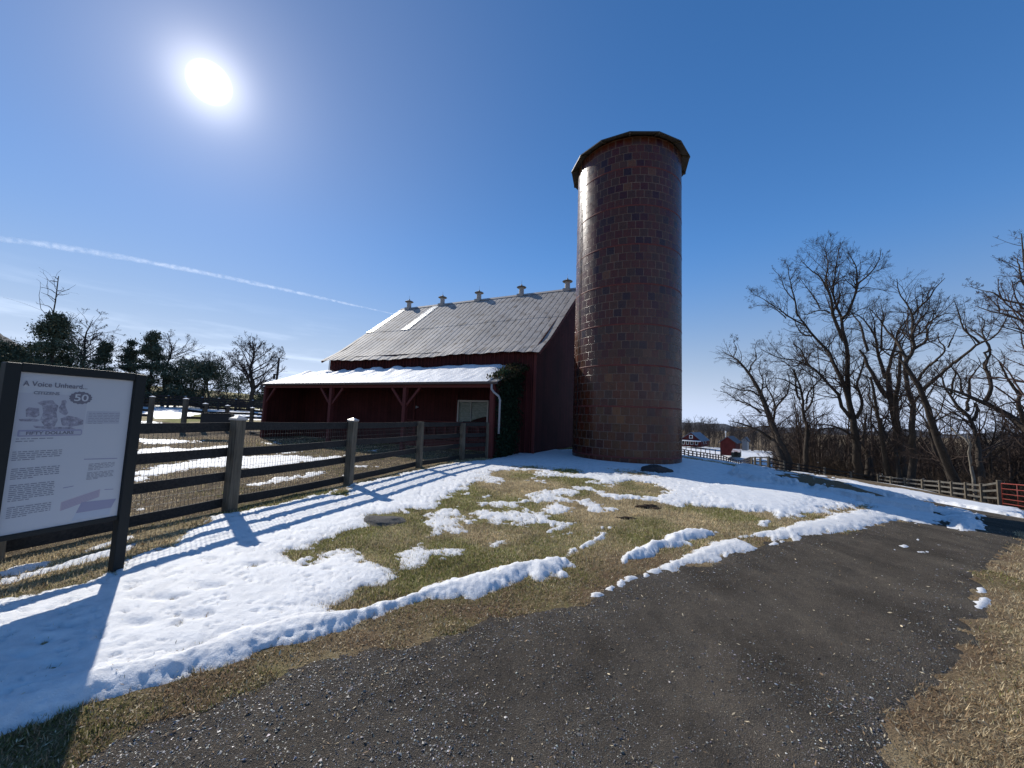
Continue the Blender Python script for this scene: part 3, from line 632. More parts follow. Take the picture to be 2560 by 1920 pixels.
def roof(side):
    ss = [0, .08, .16, .25, .33, .42, .495, .505, .58, .66, .74, .8, .86, .92, 1.0]
    us = []; nr = 40; w = (U1 - U0 + 2 * OV) / nr
    for i in range(nr):
        u = U0 - OV + i * w; us += [(u, .0), (u + .014, .011), (u + .030, .0), (u + w * .5, .003)]
    us.append((U1 + OV, 0.0)); V = []; uv = []
    for s in ss:
        lap = .018 if s <= .5 else 0
        for (u, h) in us:
            p = slope_pt(u, s, h + lap, side); p[2] += sag(u) * s * (1 if side > 0 else 0)
            if s == 1.0: p[2] += .02 * math.sin(u * 9)
            V.append(p); uv.append((u, s * 7.5))
    n = len(us); i = np.arange(len(ss) * n).reshape(-1, n)
    f = np.stack([i[:-1, :-1], i[:-1, 1:], i[1:, 1:], i[1:, :-1]], -1).reshape(-1, 4)
    if side < 0: f = f[:, ::-1]
    o = np_mesh('roof', V, f, MAT['tin'], barn, uv=np.array(uv)); md = o.modifiers.new('thick', 'SOLIDIFY'); md.thickness = .012; return o
rf = roof(1); roof(-1)
mb = MB()
for i in range(24):
    ua = U0 - OV + (U1 - U0 + 2 * OV) * i / 24; ub = U0 - OV + (U1 - U0 + 2 * OV) * (i + 1) / 24
    pa, pb = B(ua, VR, HR), B(ub, VR, HR)
    mb.add([slope_pt(ua, .03, .05), slope_pt(ub, .03, .05), pb + [0, 0, .07], pa + [0, 0, .07], slope_pt(ua, .03, .05, -1), slope_pt(ub, .03, .05, -1)], [(0, 1, 2, 3), (3, 2, 5, 4)])
mb.build('ridge_cap', MAT['tin'], barn)
def skylight(u, w):                # corrugated translucent sheet
    ss = np.linspace(.035, .498, 9); nu_ = 72; V = []
    for s in ss:
        for k in range(nu_ + 1):
            q = u + w * k / nu_; p = slope_pt(q, s, .042 + .0042 * math.sin(2 * PI * 9 * k / nu_)); p[2] += sag(q) * s; V.append(p)
    n = nu_ + 1; i = np.arange(len(ss) * n).reshape(-1, n)
    f = np.stack([i[:-1, :-1], i[1:, :-1], i[1:, 1:], i[:-1, 1:]], -1).reshape(-1, 4)
    np_mesh('skylight', V, f, MAT['skylight'], barn, smooth=True)
skylight(U1 + OV - .62, .60); skylight(9.18, .56)
# rake and eave trim
for U in (U0 - OV + .01, U1 + OV - .01):
    mb = MB()
    for i in range(8):
        p, q = slope_pt(U, i / 8, -.075), slope_pt(U, (i + 1) / 8, -.075); p[2] += sag(U) * i / 8; q[2] += sag(U) * (i + 1) / 8
        mb.bar(p, q, .03, .11)
    mb.build('rake_board', MAT['redtrim'], barn)
# ridge ventilators
for U in (12.07, 9.08, 6.12, 3.02, .02):
    v_ = empty('roof_ventilator', B(U, VR, HR - .05) - np.array(barn.location)); v_.parent = barn
    c = B(U, VR, HR - .05); mb = MB(); mb.box(c + [0, 0, .0], (*(BU * .21), 0), (*(BW * .24), 0), (0, 0, .09)); mb.build('flashing', MAT['tin'], v_)
    mb = MB(); mb.lathe(c, [(.165, .05), (.155, .30), (.15, .50), (.17, .54)], 18); mb.build('stack', MAT['tin'], v_, smooth=False)
    mb = MB(); mb.lathe(c, [(.17, .515), (.29, .53), (.305, .55), (.26, .585), (.17, .62), (.07, .66), (.03, .745)], 22); mb.build('hood', MAT['hood'], v_, smooth=False)
    mb = MB(); mb.tube([c + [0, 0, .73], c + [0, 0, 1.02]], [.012, .004], 6); mb.build('finial', MAT['steel'], v_)

# lean-to shelter along the front
HT = 3.84
def lean(U, V): return HE + (HT - HE) * (V + .12) / (DL + .12)
lr = []
us = []; nr = 44; w = (LL + .3) / nr
for i in range(nr):
    u = -.15 + i * w; us += [(u, 0), (u + .02, .02), (u + .04, 0)]
us.append((LL + .15, 0)); vs = np.linspace(-.16, DL - .06, 6); V = []; uv = []
for v_ in vs:
    for u, h in us: V.append(B(u, v_, lean(u, v_) + h)); uv.append((u, v_))
n = len(us); i = np.arange(len(vs) * n).reshape(-1, n); f = np.stack([i[:-1, :-1], i[1:, :-1], i[1:, 1:], i[:-1, 1:]], -1).reshape(-1, 4)
o = np_mesh('lean_to_roof', V, f, MAT['tin'], barn, uv=np.array(uv)); o.modifiers.new('thick', 'SOLIDIFY').thickness = .02
mb = MB(); mb.bar(B(.02, 0, HE - .115), B(LL - .02, 0, HE - .115), .12, .20); mb.build('beam', MAT['redtrim'], barn)
mb = MB()                                                    # gutter: open half round trough
gp = [(-.075, .0), (-.07, -.05), (-.04, -.09), (.0, -.10), (.04, -.085), (.055, -.04), (.055, .01)]
for i in range(len(gp) - 1):
    (a, b), (c, d) = gp[i], gp[i + 1]
    mb.add([B(-.17, -.17 + a, HE + b), B(LL + .17, -.17 + a, HE + b), B(LL + .17, -.17 + c, HE + d), B(-.17, -.17 + c, HE + d)], [(0, 1, 2, 3)])
for e in (-.17, LL + .17): mb.add([B(e, -.17 + a, HE + b) for a, b in gp], [tuple(range(len(gp)))])
MAT['gutter'] = plain('old_gutter', (.12, .10, .10), .5, .3)
gt = mb.build('gutter', MAT['gutter'], barn); gt.modifiers.new('thick', 'SOLIDIFY').thickness = .006
MAT['spout'] = plain('white_downspout', (.30, .30, .31), .5)
mb = MB(); z0 = HE - .06
mb.tube([B(.06, -.17, z0), B(.06, -.17, z0 - .22), B(-.02, -.14, z0 - .34), B(-.16, .0, z0 - .48), B(-.20, .05, z0 - .62), B(-.20, .05, z0 - 1.9)], .041, 10)
mb.build('downspout', MAT['spout'], barn, smooth=True)
mb = MB(); mb.tube([B(LL + .1, -.17, HE - .08), B(LL + .1, -.17, HE - .2), B(LL - .05, -.02, HE - .34), B(LL - .12, .06, HE - .36)], .05, 10); mb.build('downspout', MAT['gutter'], barn, smooth=True)
for U in (.09, 4.41, 9.05, LL - .1):
    mb = MB(); mb.bar(B(U, 0, -.15), B(U, 0, HE - .215), .17, .17, (BU[0], BU[1], 0)); p_ = mb.build('shelter_post', MAT['redtrim'], barn)
    for sg in (-1, 1):
        ue = U + sg * .78
        if 0 < ue < LL and U > 1:
            mb = MB(); mb.bar(B(U + sg * .08, 0, HE - 1.0), B(ue, 0, HE - .22), .08, .10); mb.build('knee_brace', MAT['redtrim'], p_)
# end walls of the shelter, boards
quad_uv('end_wall', [B(-.02, .08, -.2), B(-.02, DL - .03, -.2), B(-.02, DL - .03, HT - .1), B(-.02, .08, HE - .05)], [(0, -.2), (DL, -.2), (DL, HT), (0, HE)], MAT['red'], barn, .03)
quad_uv('end_wall', [B(LL, DL, -.2), B(LL, .06, -.2), B(LL, .06, HE - .05), B(LL, DL, HT - .1)], [(0, -.2), (DL, -.2), (DL, HE), (0, HT)], MAT['reddark'], barn, .03)
quad_uv('back_wall', [B(LL, DL, -.2), B(U1 + .02, DL, -.2), B(U1 + .02, DL, HT - .05), B(LL, DL, HT - .05)], [(0, -.2), (2, -.2), (2, HT), (0, HT)], MAT['reddark'], barn, .03)
mb = MB()                                                    # rafters
for k in range(24):
    U = .3 + k * .605; mb.bar(B(U, 0.0, lean(U, 0) - .13), B(U, DL - .05, lean(U, DL) - .13), .05, .16)
mb.build('rafters', plain('old_rafter', (.06, .03, .025), .9), barn)
# inside the right bay: low boarded partition with rails and hay feeder openings, a window with a tarp behind it
mb = MB(); zt = 1.29
mb.bar(B(1.3, DL - .12, zt), B(6.6, DL - .12, zt), .16, .05); mb.bar(B(1.3, DL - .09, .52), B(6.6, DL - .09, .52), .05, .12); mb.bar(B(1.3, DL - .09, 1.15), B(6.6, DL - .09, 1.15), .05, .12)
for k in range(9): mb.bar(B(1.45 + k * .62, DL - .09, -.1), B(1.45 + k * .62, DL - .09, 1.22), .10, .05, (BW[0], BW[1], 0))
mb.box(B(3.9, DL - .075, .1), (*(BU * 2.6), 0), (*(BW * .02), 0), (0, 0, .3))
mb.build('feed_rack', MAT['redtrim'], barn)
(wu1, wz1), (wu0, _), (_, wz0) = bp(1150, 1004, DL), bp(1222, 1006, DL), bp(1152, 1058, DL)
win = MB(); cz_ = (wz0 + wz1) / 2
for (p, q) in ((B(wu0 - .05, DL - .08, wz1 + .03), B(wu1 + .05, DL - .08, wz1 + .03)), (B(wu0 - .05, DL - .08, wz0 - .03), B(wu1 + .05, DL - .08, wz0 - .03))): win.bar(p, q, .07, .08)
for u in (wu0 - .02, wu1 + .02): win.bar(B(u, DL - .08, wz0), B(u, DL - .08, wz1), .08, .07, (BU[0], BU[1], 0))
MAT['winframe'] = plain('window_frame_paint', (.42, .40, .38), .6)
wo_ = empty('window', B(1.0 * (wu0 + wu1) / 2, DL - .05, cz_) - np.array(barn.location)); wo_.parent = barn
win.build('frame', MAT['winframe'], wo_)
win = MB(); um = wu0 + (wu1 - wu0) * .56; win.bar(B(um, DL - .085, wz0), B(um, DL - .085, wz1), .035, .03, (BU[0], BU[1], 0)); win.build('mullion', MAT['winframe'], wo_)
gm = M('old_glass'); gm.col((.01, .012, .014)).rough(.08); gm.b.inputs['Alpha'].default_value = .08; MAT['glass'] = gm.m
win = MB(); win.box(B((wu0 + wu1) / 2, DL - .058, cz_), (*(BU * (wu1 - wu0) / 2), 0), (*(BW * .004), 0), (0, 0, (wz1 - wz0) / 2)); win.build('pane', MAT['glass'], wo_)
tm = M('milky_tarp'); tv = tm.coord('Object'); tn = tm.noise(tm.coord('Object', (1, 1, 3), (0, .5, .3)), 6, 4, .6); tm.col(tm.ramp(tn, [(.3, (.23, .27, .23)), (.7, (.40, .44, .385))])).rough(.5); tm.bump(tn, .7, .05); MAT['tarp'] = tm.m
NU = 24; V = []; zz = np.linspace(0, 1, 12)
for k in zz:
    for j in range(NU):
        t = j / (NU - 1); low = wz0 + .02 + (.30 * sstep(.12, 1, 1 - t)) * (wz1 - wz0) + .02
        V.append(B(wu0 + (wu1 - wu0) * t, DL - .045 + .006 * math.sin(9 * t + 3 * k), low + (wz1 - low) * k))
i = np.arange(12 * NU).reshape(-1, NU); f = np.stack([i[:-1, :-1], i[:-1, 1:], i[1:, 1:], i[1:, :-1]], -1).reshape(-1, 4)
tq = np_mesh('tarp', V, f, MAT['tarp'], None, smooth=True); tq.data.transform(Matrix.Translation(-Vector(parent_world(wo_)))); tq.parent = wo_; tq.modifiers.new('thick', 'SOLIDIFY').thickness = .003
mb = MB(); mb.box(B(um - .18, DL - .12, wz0 + .05), (*(BU * .55), 0), (*(BW * .05), 0), (0, 0, .05)); mb.build('sill_board', MAT['black'], wo_)
# door outline and small fitting on the back wall
for u_ in (3.35, 5.9):
    mb = MB(); mb.box(B(u_, DL - .06, 1.2), (*(BU * .02), 0), (*(BW * .012), 0), (0, 0, 1.4)); mb.build('door_trim', MAT['redtrim'], barn)
q = bp(1046, 1018, DL); mb = MB(); mb.box(B(q[0], DL - .08, q[1]), (*(BU * .07), 0), (*(BW * .03), 0), (0, 0, .025)); mb.box(B(q[0] + .05, DL - .09, q[1]), (*(BU * .02), 0), (*(BW * .03), 0), (0, 0, .06)); mb.build('tap', MAT['spout'], barn)
# vertical battens on the visible walls
mb = MB()
for k in range(56):
    U = U0 + .12 + k * .235; mb.bar(B(U, DL - .060, HT if U > 0 else 0), B(U, DL - .060, HM - .05), .03, .018, (BU[0], BU[1], 0))
mb.build('battens', plain('batten_paint', (.105, .022, .02), .85), barn)

# snow lying on the shelter roof
nu, nv = 220, 26; V = []; uu = np.linspace(.30, LL + .12, nu); vv = np.linspace(-.13, DL - .10, nv)
UU, VV = np.meshgrid(uu, vv, indexing='ij')
edge = np.minimum.reduce([sstep(0, .9, UU - .3 - 1.2 * np.clip(VV / DL - .35, 0, 1) * 0), sstep(0, .35, LL + .14 - UU), sstep(-.16, .18, VV), sstep(0, .3, DL - .05 - VV)])
th = (.05 + .20 * sstep(.3, 2.6, VV + .5 * fbm(UU * .8, VV, 91, 3))) * (1 + .35 * fbm(UU * 1.1, VV * .8, 92, 3)) * edge
th = .75 * th * (1.25 - .75 * sstep(6, 15, UU)) + .03 * fbm(UU * 4, VV * 2, 93, 3) * edge
wave = .10 * np.clip(np.sin(UU * 4.6 + VV * .6 + fbm(UU, VV, 94, 2) * 2), 0, 1) * sstep(4.5, 7.5, UU) * edge * sstep(.4, 2.2, VV)
zz = np.vectorize(lean)(UU, VV) + .022 + np.maximum(th + wave, -.03)
P = BO + UU[..., None] * BU + VV[..., None] * BW
top = np.concatenate([P, zz[..., None]], -1).reshape(-1, 3)
i = np.arange(nu * nv).reshape(nu, nv); f = np.stack([i[:-1, :-1], i[:-1, 1:], i[1:, 1:], i[1:, :-1]], -1).reshape(-1, 4)
o = np_mesh('roof_snow', top, f, MAT['snow'], smooth=True, attrs={'zone': np.zeros((len(top), 3))}); tag(o, 'wavy white snow lying on the low shelter roof of the red barn', 'snow', kind='stuff')

# ------------------------------------------------------------------ silo
SC = np.array([4.75, 16.0]); SR = 2.147; SH = 12.55; SZ = .0
silo = empty('silo', (*SC, SZ), 'tall round silo of glazed brown tile with a pale eaves overhang', 'silo')
def tile():
    m = M('glazed_tile'); uvn = m.n('ShaderNodeUVMap'); br = m.n('ShaderNodeTexBrick'); br.offset = .5; br.squash = 1
    br.inputs['Scale'].default_value = 1; br.inputs['Brick Width'].default_value = .307; br.inputs['Row Height'].default_value = .305; br.inputs['Mortar Size'].default_value = .0095; br.inputs['Mortar Smooth'].default_value = .15
    br.inputs['Color1'].default_value = (0, 0, 0, 1); br.inputs['Color2'].default_value = (1, 1, 1, 1); br.inputs['Mortar'].default_value = (.5, .5, .5, 1)
    m.l(uvn.outputs[0], br.inputs['Vector'])
    n1 = m.noise(m.coord('UV'), .9, 4, .6); n2 = m.noise(m.coord('UV'), 14, 4, .6)
    c = m.ramp(br.outputs['Color'], [(0, (.030, .011, .013)), (.16, (.060, .010, .007)), (.34, (.080, .021, .009)), (.5, (.060, .024, .012)), (.66, (.086, .020, .009)), (.8, (.066, .027, .012)), (.92, (.036, .014, .013)), (.985, (.12, .048, .020))])
    c = m.mix(.45, c, m.mix(1.0, c, m.ramp(n2, [(.25, (.5, .5, .5)), (.7, (1.3, 1.25, 1.2))]), 'MULTIPLY'))
    mo = m.ramp(n1, [(.3, (.095, .062, .045)), (.7, (.21, .15, .115))])
    c = m.mix(br.outputs['Fac'], c, mo)
    m.col(c).rough(m.mix(br.outputs['Fac'], m.ramp(m.noise(m.coord('UV'), 5, 3), [(.3, (.24, .24, .24)), (.7, (.36, .36, .36))]), (.85, .85, .85)))
    m.b.inputs['Specular IOR Level'].default_value = .34
    h = m.math('ADD', m.math('MULTIPLY', br.outputs['Fac'], -1.0), m.math('ADD', m.math('MULTIPLY', m.noise(m.coord('UV'), 3.2, 2), .35), m.math('MULTIPLY', br.outputs['Color'], .25)))
    m.bump(h, .5, .012); return m.m
MAT['tile'] = tile()
ns = 160; zs = np.linspace(-.3, SH, 44); V = []; uv = []
for z in zs:
    for j in range(ns + 1):
        a = 2 * PI * j / ns + PI / 2 - .3; V.append((SC[0] + SR * math.cos(a), SC[1] + SR * math.sin(a), z)); uv.append((2 * PI * SR * j / ns, z))
i = np.arange(len(zs) * (ns + 1)).reshape(-1, ns + 1); f = np.stack([i[:-1, :-1], i[:-1, 1:], i[1:, 1:], i[1:, :-1]], -1).reshape(-1, 4)
np_mesh('wall', V, f, MAT['tile'], silo, smooth=True, uv=np.array(uv))
MAT['hoop'] = plain('rusty_hoop', (.13, .030, .024), .65)
for k in range(8):
    z = .305 * (5 * k + 1) + .02 + (.305 if k > 0 else 0) - .305 * 0
    mb = MB(); n_ = 96
    rp = [(SR + .001, -.026), (SR + .007, -.02), (SR + .007, .02), (SR + .001, .026)]
    for (rad, dz_) in rp:
        for j in range(n_):
            a = 2 * PI * j / n_; mb.v.append((SC[0] + rad * math.cos(a), SC[1] + rad * math.sin(a), z + dz_))
    for r_ in range(3):
        for j in range(n_):
            k2 = (j + 1) % n_; mb.f.append((r_ * n_ + j, r_ * n_ + k2, (r_ + 1) * n_ + k2, (r_ + 1) * n_ + j)); mb.mi.append(0)
    mb.build('hoop', MAT['hoop'], silo, smooth=True)
# footing ring
mb = MB(); mb.lathe((*SC, 0), [(SR + .05, -.4), (SR + .05, .10), (SR - .1, .14)], 96); mb.build('footing', plain('footing_concrete', (.12, .10, .085), .9), silo)
# lightning cable down the sunny side
mb = MB(); ac = math.atan2(-SC[1], -SC[0]) - 1.02
mb.tube([(SC[0] + (SR + .03) * math.cos(ac), SC[1] + (SR + .03) * math.sin(ac), z) for z in np.linspace(1, SH, 12)], .013, 6); mb.build('cable', MAT['black'], silo)
# fourteen sided roof with overhang
n_ = 14; RO = 2.47; ZE = 12.49; apex = (*SC, ZE + .95)
a0 = math.atan2(-SC[1], -SC[0]) + .02
rim = [(SC[0] + RO * math.cos(a0 + 2 * PI * k / n_), SC[1] + RO * math.sin(a0 + 2 * PI * k / n_), ZE) for k in range(n_)]
MAT['silocap'] = plain('silo_roof_tin', (.06, .055, .05), .6, .3); MAT['soffit'] = wood('soffit_boards', (.075, .062, .050), (.15, .125, .10), 'X')
mb = MB(); mb.add([(x, y, z + .045) for x, y, z in rim] + [apex], [(k, (k + 1) % n_, n_) for k in range(n_)])
mb.add([(x, y, z + .045) for x, y, z in rim] + [(x, y, z) for x, y, z in rim], [(k, k + n_, (k + 1) % n_ + n_, (k + 1) % n_) for k in range(n_)])
mb.build('cap', MAT['silocap'], silo)
inn = [(SC[0] + (SR - .05) * math.cos(a0 + 2 * PI * k / n_), SC[1] + (SR - .05) * math.sin(a0 + 2 * PI * k / n_), ZE + .16) for k in range(n_)]
mb = MB(); mb.add([(x, y, z + .002) for x, y, z in rim] + inn, [(k, (k + 1) % n_, (k + 1) % n_ + n_, k + n_) for k in range(n_)])
for k in range(n_): mb.bar(np.array(rim[k]) + [0, 0, -.03], np.array(inn[k]) + [0, 0, -.03], .05, .06)
mb.build('soffit', MAT['soffit'], silo)

# ------------------------------------------------------------------ paddock fence (near)
fence = empty('paddock_fence', (*POSTS[3], 0), 'weathered four board fence with wire mesh running from the information board to the barn', 'fence')
POST_H = [1.42, 1.42, 1.43, 1.42, 1.38, 1.34, 1.36]
pd = [np.array(p) for p in POSTS]
for k, p in enumerate(pd):
    d = pd[min(k + 1, 6)] - pd[max(k - 1, 0)]; d = d / np.linalg.norm(d); nrm_ = np.array([d[1], -d[0]]); g = tz(*p); w = .075
    mb = MB(); lean_ = RNG.normal(0, .012, 2); h = POST_H[k]
    b0 = np.array([*p, g - .2]); t0 = np.array([*(p + lean_), g + h]); D3 = np.array([*d, 0]); N3 = np.array([*nrm_, 0])
    mb.hexa([b0 - D3 * w - N3 * w, b0 + D3 * w - N3 * w, b0 + D3 * w + N3 * w, b0 - D3 * w + N3 * w, t0 - D3 * w - N3 * w, t0 + D3 * w - N3 * w, t0 + D3 * w + N3 * w, t0 - D3 * w + N3 * w])
    po = mb.build('post', MAT['post'], fence, bevel=.006)
    if k < 4:
        mb = MB(); w2 = .088; c = t0 + [0, 0, .002]
        q = [c - D3 * w2 - N3 * w2, c + D3 * w2 - N3 * w2, c + D3 * w2 + N3 * w2, c - D3 * w2 + N3 * w2]
        mb.add([x - [0, 0, .03] for x in q] + q + [c + [0, 0, .05]], [(0, 1, 5, 4), (1, 2, 6, 5), (2, 3, 7, 6), (3, 0, 4, 7), (4, 5, 8), (5, 6, 8), (6, 7, 8), (7, 4, 8), (3, 2, 1, 0)])
        mb.build('cap', MAT['cap'], po)
for k in range(6):
    a, b = pd[k], pd[k + 1]; d = (b - a) / np.linalg.norm(b - a); nv_ = np.array([-d[1], d[0]]); off = nv_ * .095
    ga, gb = tz(*a), tz(*b); L = np.linalg.norm(b - a)
    for hgt in (1.30, .90, .53, .13):
        mb = MB(); j1, j2 = RNG.normal(0, .008, 2)
        n2 = 8; pts = []
        for i_ in range(n2 + 1):
            t = i_ / n2; q = a + off + (b - a) * (t * (1 - .004) + .002); pts.append(np.array([*q, ga + (gb - ga) * t + hgt + j1 * (1 - t) + j2 * t - .012 * math.sin(PI * t)]))
        V = []
        for q in pts:
            o2 = np.array([*nv_, 0]) * .0125; zz_ = np.array([0, 0, .068]); V += [q - o2 - zz_, q + o2 - zz_, q + o2 + zz_, q - o2 + zz_]
        Fq = [(4 * i_ + c_, 4 * i_ + (c_ + 1) % 4, 4 * i_ + 4 + (c_ + 1) % 4, 4 * i_ + 4 + c_) for i_ in range(n2) for c_ in range(4)] + [(0, 3, 2, 1), (4 * n2, 4 * n2 + 1, 4 * n2 + 2, 4 * n2 + 3)]
        mb.add(V, Fq); mb.build('rail', MAT['rail'], fence)
    mb = MB(); o2 = off + nv_ * .018; r_ = .0016                     # welded wire
    xs = np.arange(.05, L, .052 if k in (1, 2, 3) else .075)
    for x in xs:
        q = a + o2 + d * x; t = x / L; z = ga + (gb - ga) * t; s = np.array([*(d * r_), 0]); u = np.array([*(nv_ * r_), 0])
        mb.hexa([np.array([*q, z + .05]) + e for e in (-s - u, s - u, s + u, -s + u)] + [np.array([*q, z + 1.25]) + e for e in (-s - u, s - u, s + u, -s + u)])
    for zz_ in np.arange(.06, 1.26, .10):
        mb.bar([*(a + o2), ga + zz_], [*(b + o2), gb + zz_], r_ * 2, r_ * 2)
    mb.build('wire_mesh', MAT['wire'], fence)

# ------------------------------------------------------------------ information board
S1 = np.array([-3.71, 3.82]); S0 = np.array([-3.97, 3.04])
sd3 = np.array([*(S1 - S0), 0]); SW = np.linalg.norm(sd3); sd3 /= SW; sn = np.array([sd3[1], -sd3[0], 0])       # towards the path
sign = empty('information_board', (*((S0 + S1) / 2), 0), 'dark framed information board with printed panel standing in the snow by the fence', 'sign')
MAT['frame'] = plain('dark_green_frame', (.012, .014, .014), .6)
def SP(x, z, out=0): return np.array([*S0, 0]) + sd3 * x + sn * out + np.array([0, 0, z])
topz, botz = 1.90, .50
for x, lab in ((0, None), (SW, None)):
    mb = MB(); mb.bar(SP(x, -.25), SP(x, topz - .01), .085, .085, sn); mb.build('post', MAT['frame'], sign, bevel=.008)
mb = MB(); mb.bar(SP(.043, topz - .04), SP(SW - .043, topz - .04), .07, .07); mb.build('top_rail', MAT['frame'], sign, bevel=.004)
mb = MB(); mb.bar(SP(.043, botz + .012), SP(SW - .043, botz + .012), .05, .04); mb.build('bottom_rail', MAT['frame'], sign, bevel=.004)
pm = M('printed_panel'); pm.col((.50, .50, .515)).rough(.4); MAT['panel'] = pm.m  # panel grey raised to include veiling glare in its colour
mb = MB(); PX0, PX1, PZ0, PZ1 = .045, SW - .045, botz + .034, topz - .077
c = SP((PX0 + PX1) / 2, (PZ0 + PZ1) / 2); mb.box(c, sd3 * (PX1 - PX0) / 2, sn * .008, (0, 0, (PZ1 - PZ0) / 2)); mb.build('panel', MAT['panel'], sign)
PW, PH = PX1 - PX0, PZ1 - PZ0
def pt(x, y, lift=.0095): return SP(PX0 + x * PW, PZ1 - y * PH, lift)        # panel coordinates, 0..1 from the top left
INK = {k: plain('ink_' + k, c, .5) for k, c in dict(grey=(.24, .24, .27), dark=(.17, .16, .19), pale=(.42, .42, .46), violet=(.30, .29, .38), pink=(.45, .38, .42), blue=(.43, .46, .52), green=(.42, .46, .48)).items()}  # inks lightened and low in contrast, glare painted into the print
def inkq(mb, q, lift=.0095): mb.add([pt(x, y, lift) for x, y in q], [(0, 1, 2, 3)])
def lines(mb, x0, x1, y0, y1, n, th=.0055, slant=0.0):
    for k in range(n):
        y = y0 + (y1 - y0) * k / max(n - 1, 1); xe = x1 if k < n - 1 else x0 + (x1 - x0) * .45; x = x0
        while x < xe - .01:
            w = min(RNG.uniform(.018, .06), xe - x); s0, s1 = slant * (x - x0), slant * (x + w - x0)
            inkq(mb, [(x, y + th + s0), (x + w, y + th + s1), (x + w, y + s1), (x, y + s0)]); x += w + .010
for a_ in ((.04, .34, .415, .43, 2), (.03, .41, .495, .545, 5), (.04, .41, .60, .66, 6), (.045, .39, .70, .795, 9), (.05, .38, .835, .895, 6), (.66, .91, .605, .645, 5, .004), (.655, .91, .665, .71, 6, .004), (.60, .90, .25, .32, 7, .003)):
    mb = MB(); lines(mb, *a_); mb.build('printed_paragraph', INK['grey'], sign)
mb = MB(); inkq(mb, [(.58, .325), (.90, .325), (.90, .235), (.58, .235)], .0088); mb.build('pale_block', INK['pale'], sign)  # washed-out look of glare set in the pale ink
for q_ in ([(.61, .573), (.93, .583), (.93, .577), (.61, .567)], [(.46, .755), (.55, .75), (.55, .745), (.46, .75)], [(.84, .80), (.93, .805), (.93, .80), (.84, .795)]):
    mb = MB(); inkq(mb, q_); mb.build('heading_rule', INK['violet'], sign)
mb = MB(); inkq(mb, [(.46, .905), (.80, .845), (.80, .79), (.46, .845)], .0088); mb.build('tinted_note', INK['pink'], sign)
mb = MB()
for k in range(6): inkq(mb, [(.47, .855 + k * .009), (.79, .80 + k * .009), (.79, .797 + k * .009), (.47, .852 + k * .009)])
mb.build('note_text', INK['violet'], sign)
mb = MB(); inkq(mb, [(.60, .935), (.93, .935), (.97, .875), (.64, .865)], .0092); mb.build('violet_block', INK['violet'], sign)
mb = MB(); inkq(mb, [(.57, .985), (.92, .985), (.93, .937), (.60, .937)], .0090); mb.build('blue_block', INK['blue'], sign)
# bank note vignette: pale ground, engraved shapes, numeral medallion, name plate
mb = MB(); inkq(mb, [(.02, .40), (.57, .40), (.57, .13), (.02, .13)], .0086); mb.build('note_ground', plain('note_paper', (.455, .45, .48), .5), sign)  # paper tone also carries the painted glare
eng = M('engraving'); ev = eng.coord('Object'); en = eng.noise(ev, 38, 5, .7); eng.col(eng.ramp(en, [(.35, (.19, .175, .21)), (.55, (.31, .295, .34)), (.7, (.46, .45, .48))])).rough(.5); MAT['engr'] = eng.m  # engraving lightened, glare veil put into its colours
mb = MB()
def poly(mb, pts, lift): mb.add([pt(x, y, lift) for x, y in pts][::-1], [tuple(range(len(pts)))])
poly(mb, [(.16, .19), (.20, .175), (.28, .17), (.30, .19), (.33, .205), (.32, .25), (.34, .30), (.32, .345), (.24, .34), (.20, .30), (.215, .25), (.20, .21)], .0091)
poly(mb, [(.08, .235), (.10, .22), (.18, .225), (.19, .27), (.16, .285), (.09, .28)], .0091)
poly(mb, [(.36, .29), (.42, .27), (.50, .28), (.56, .30), (.56, .33), (.46, .345), (.38, .335)], .0091)
poly(mb, [(.35, .17), (.38, .165), (.395, .178), (.385, .20), (.40, .225), (.42, .25), (.40, .27), (.37, .26), (.34, .245), (.335, .215), (.35, .195)], .0091)
poly(mb, [(.04, .295), (.15, .29), (.20, .30), (.19, .31), (.05, .308)], .0091)
poly(mb, [(.15, .335), (.30, .345), (.45, .345), (.50, .36), (.30, .362), (.17, .35)], .0091)
mb.build('engraved_vignette', MAT['engr'], sign)
mb = MB(); poly(mb, [(.51 + (.095 + .010 * (k % 2)) * math.cos(2 * PI * k / 32), .135 + .0 + (.040 + .005 * (k % 2)) * math.sin(2 * PI * k / 32) + .012) for k in range(32)], .0100); mb.build('medallion', INK['dark'], sign)
mb = MB(); poly(mb, [(.045, .372), (.05, .362), (.55, .362), (.56, .372), (.56, .396), (.55, .404), (.05, .404), (.045, .396)], .0100); mb.build('name_plate', INK['violet'], sign)
mb = MB(); poly(mb, [(.06, .372), (.55, .372), (.55, .396), (.06, .396)], .0108); mb.build('name_plate_field', INK['pale'], sign)
rotm = Matrix(((sd3[0], 0, sn[0]), (sd3[1], 0, sn[1]), (0, 1, 0))).to_4x4()
def text(s, x, y, size, mat, name, lift=.0112, shear=0, bold=0, sx=1):
    cu = bpy.data.curves.new(name, 'FONT'); cu.body = s; cu.size = size; cu.shear = shear; cu.offset = bold; cu.extrude = .0002
    to = bpy.data.objects.new(name, cu); me = bpy.data.meshes.new_from_object(to); bpy.data.objects.remove(to); me.name = name; me.materials.clear(); me.materials.append(mat)
    ob = bpy.data.objects.new(name, me); COL.objects.link(ob)
    ob.matrix_world = Matrix.Translation(Vector(pt(x, y, lift)) - Vector(sign.location)) @ rotm @ Matrix.Diagonal((sx, 1, 1, 1)); ob.parent = sign; return ob
text('A Voice Unheard...', .035, .085, .058, INK['dark'], 'title_text', bold=.0006, sx=.86)
text('CITIZENS', .12, .135, .034, INK['grey'], 'note_heading_text', bold=.001, sx=1.05)
text('50', .448, .168, .084, plain('ink_white', (.53, .525, .54), .5), 'numeral_text', bold=.0012, sx=1.15)
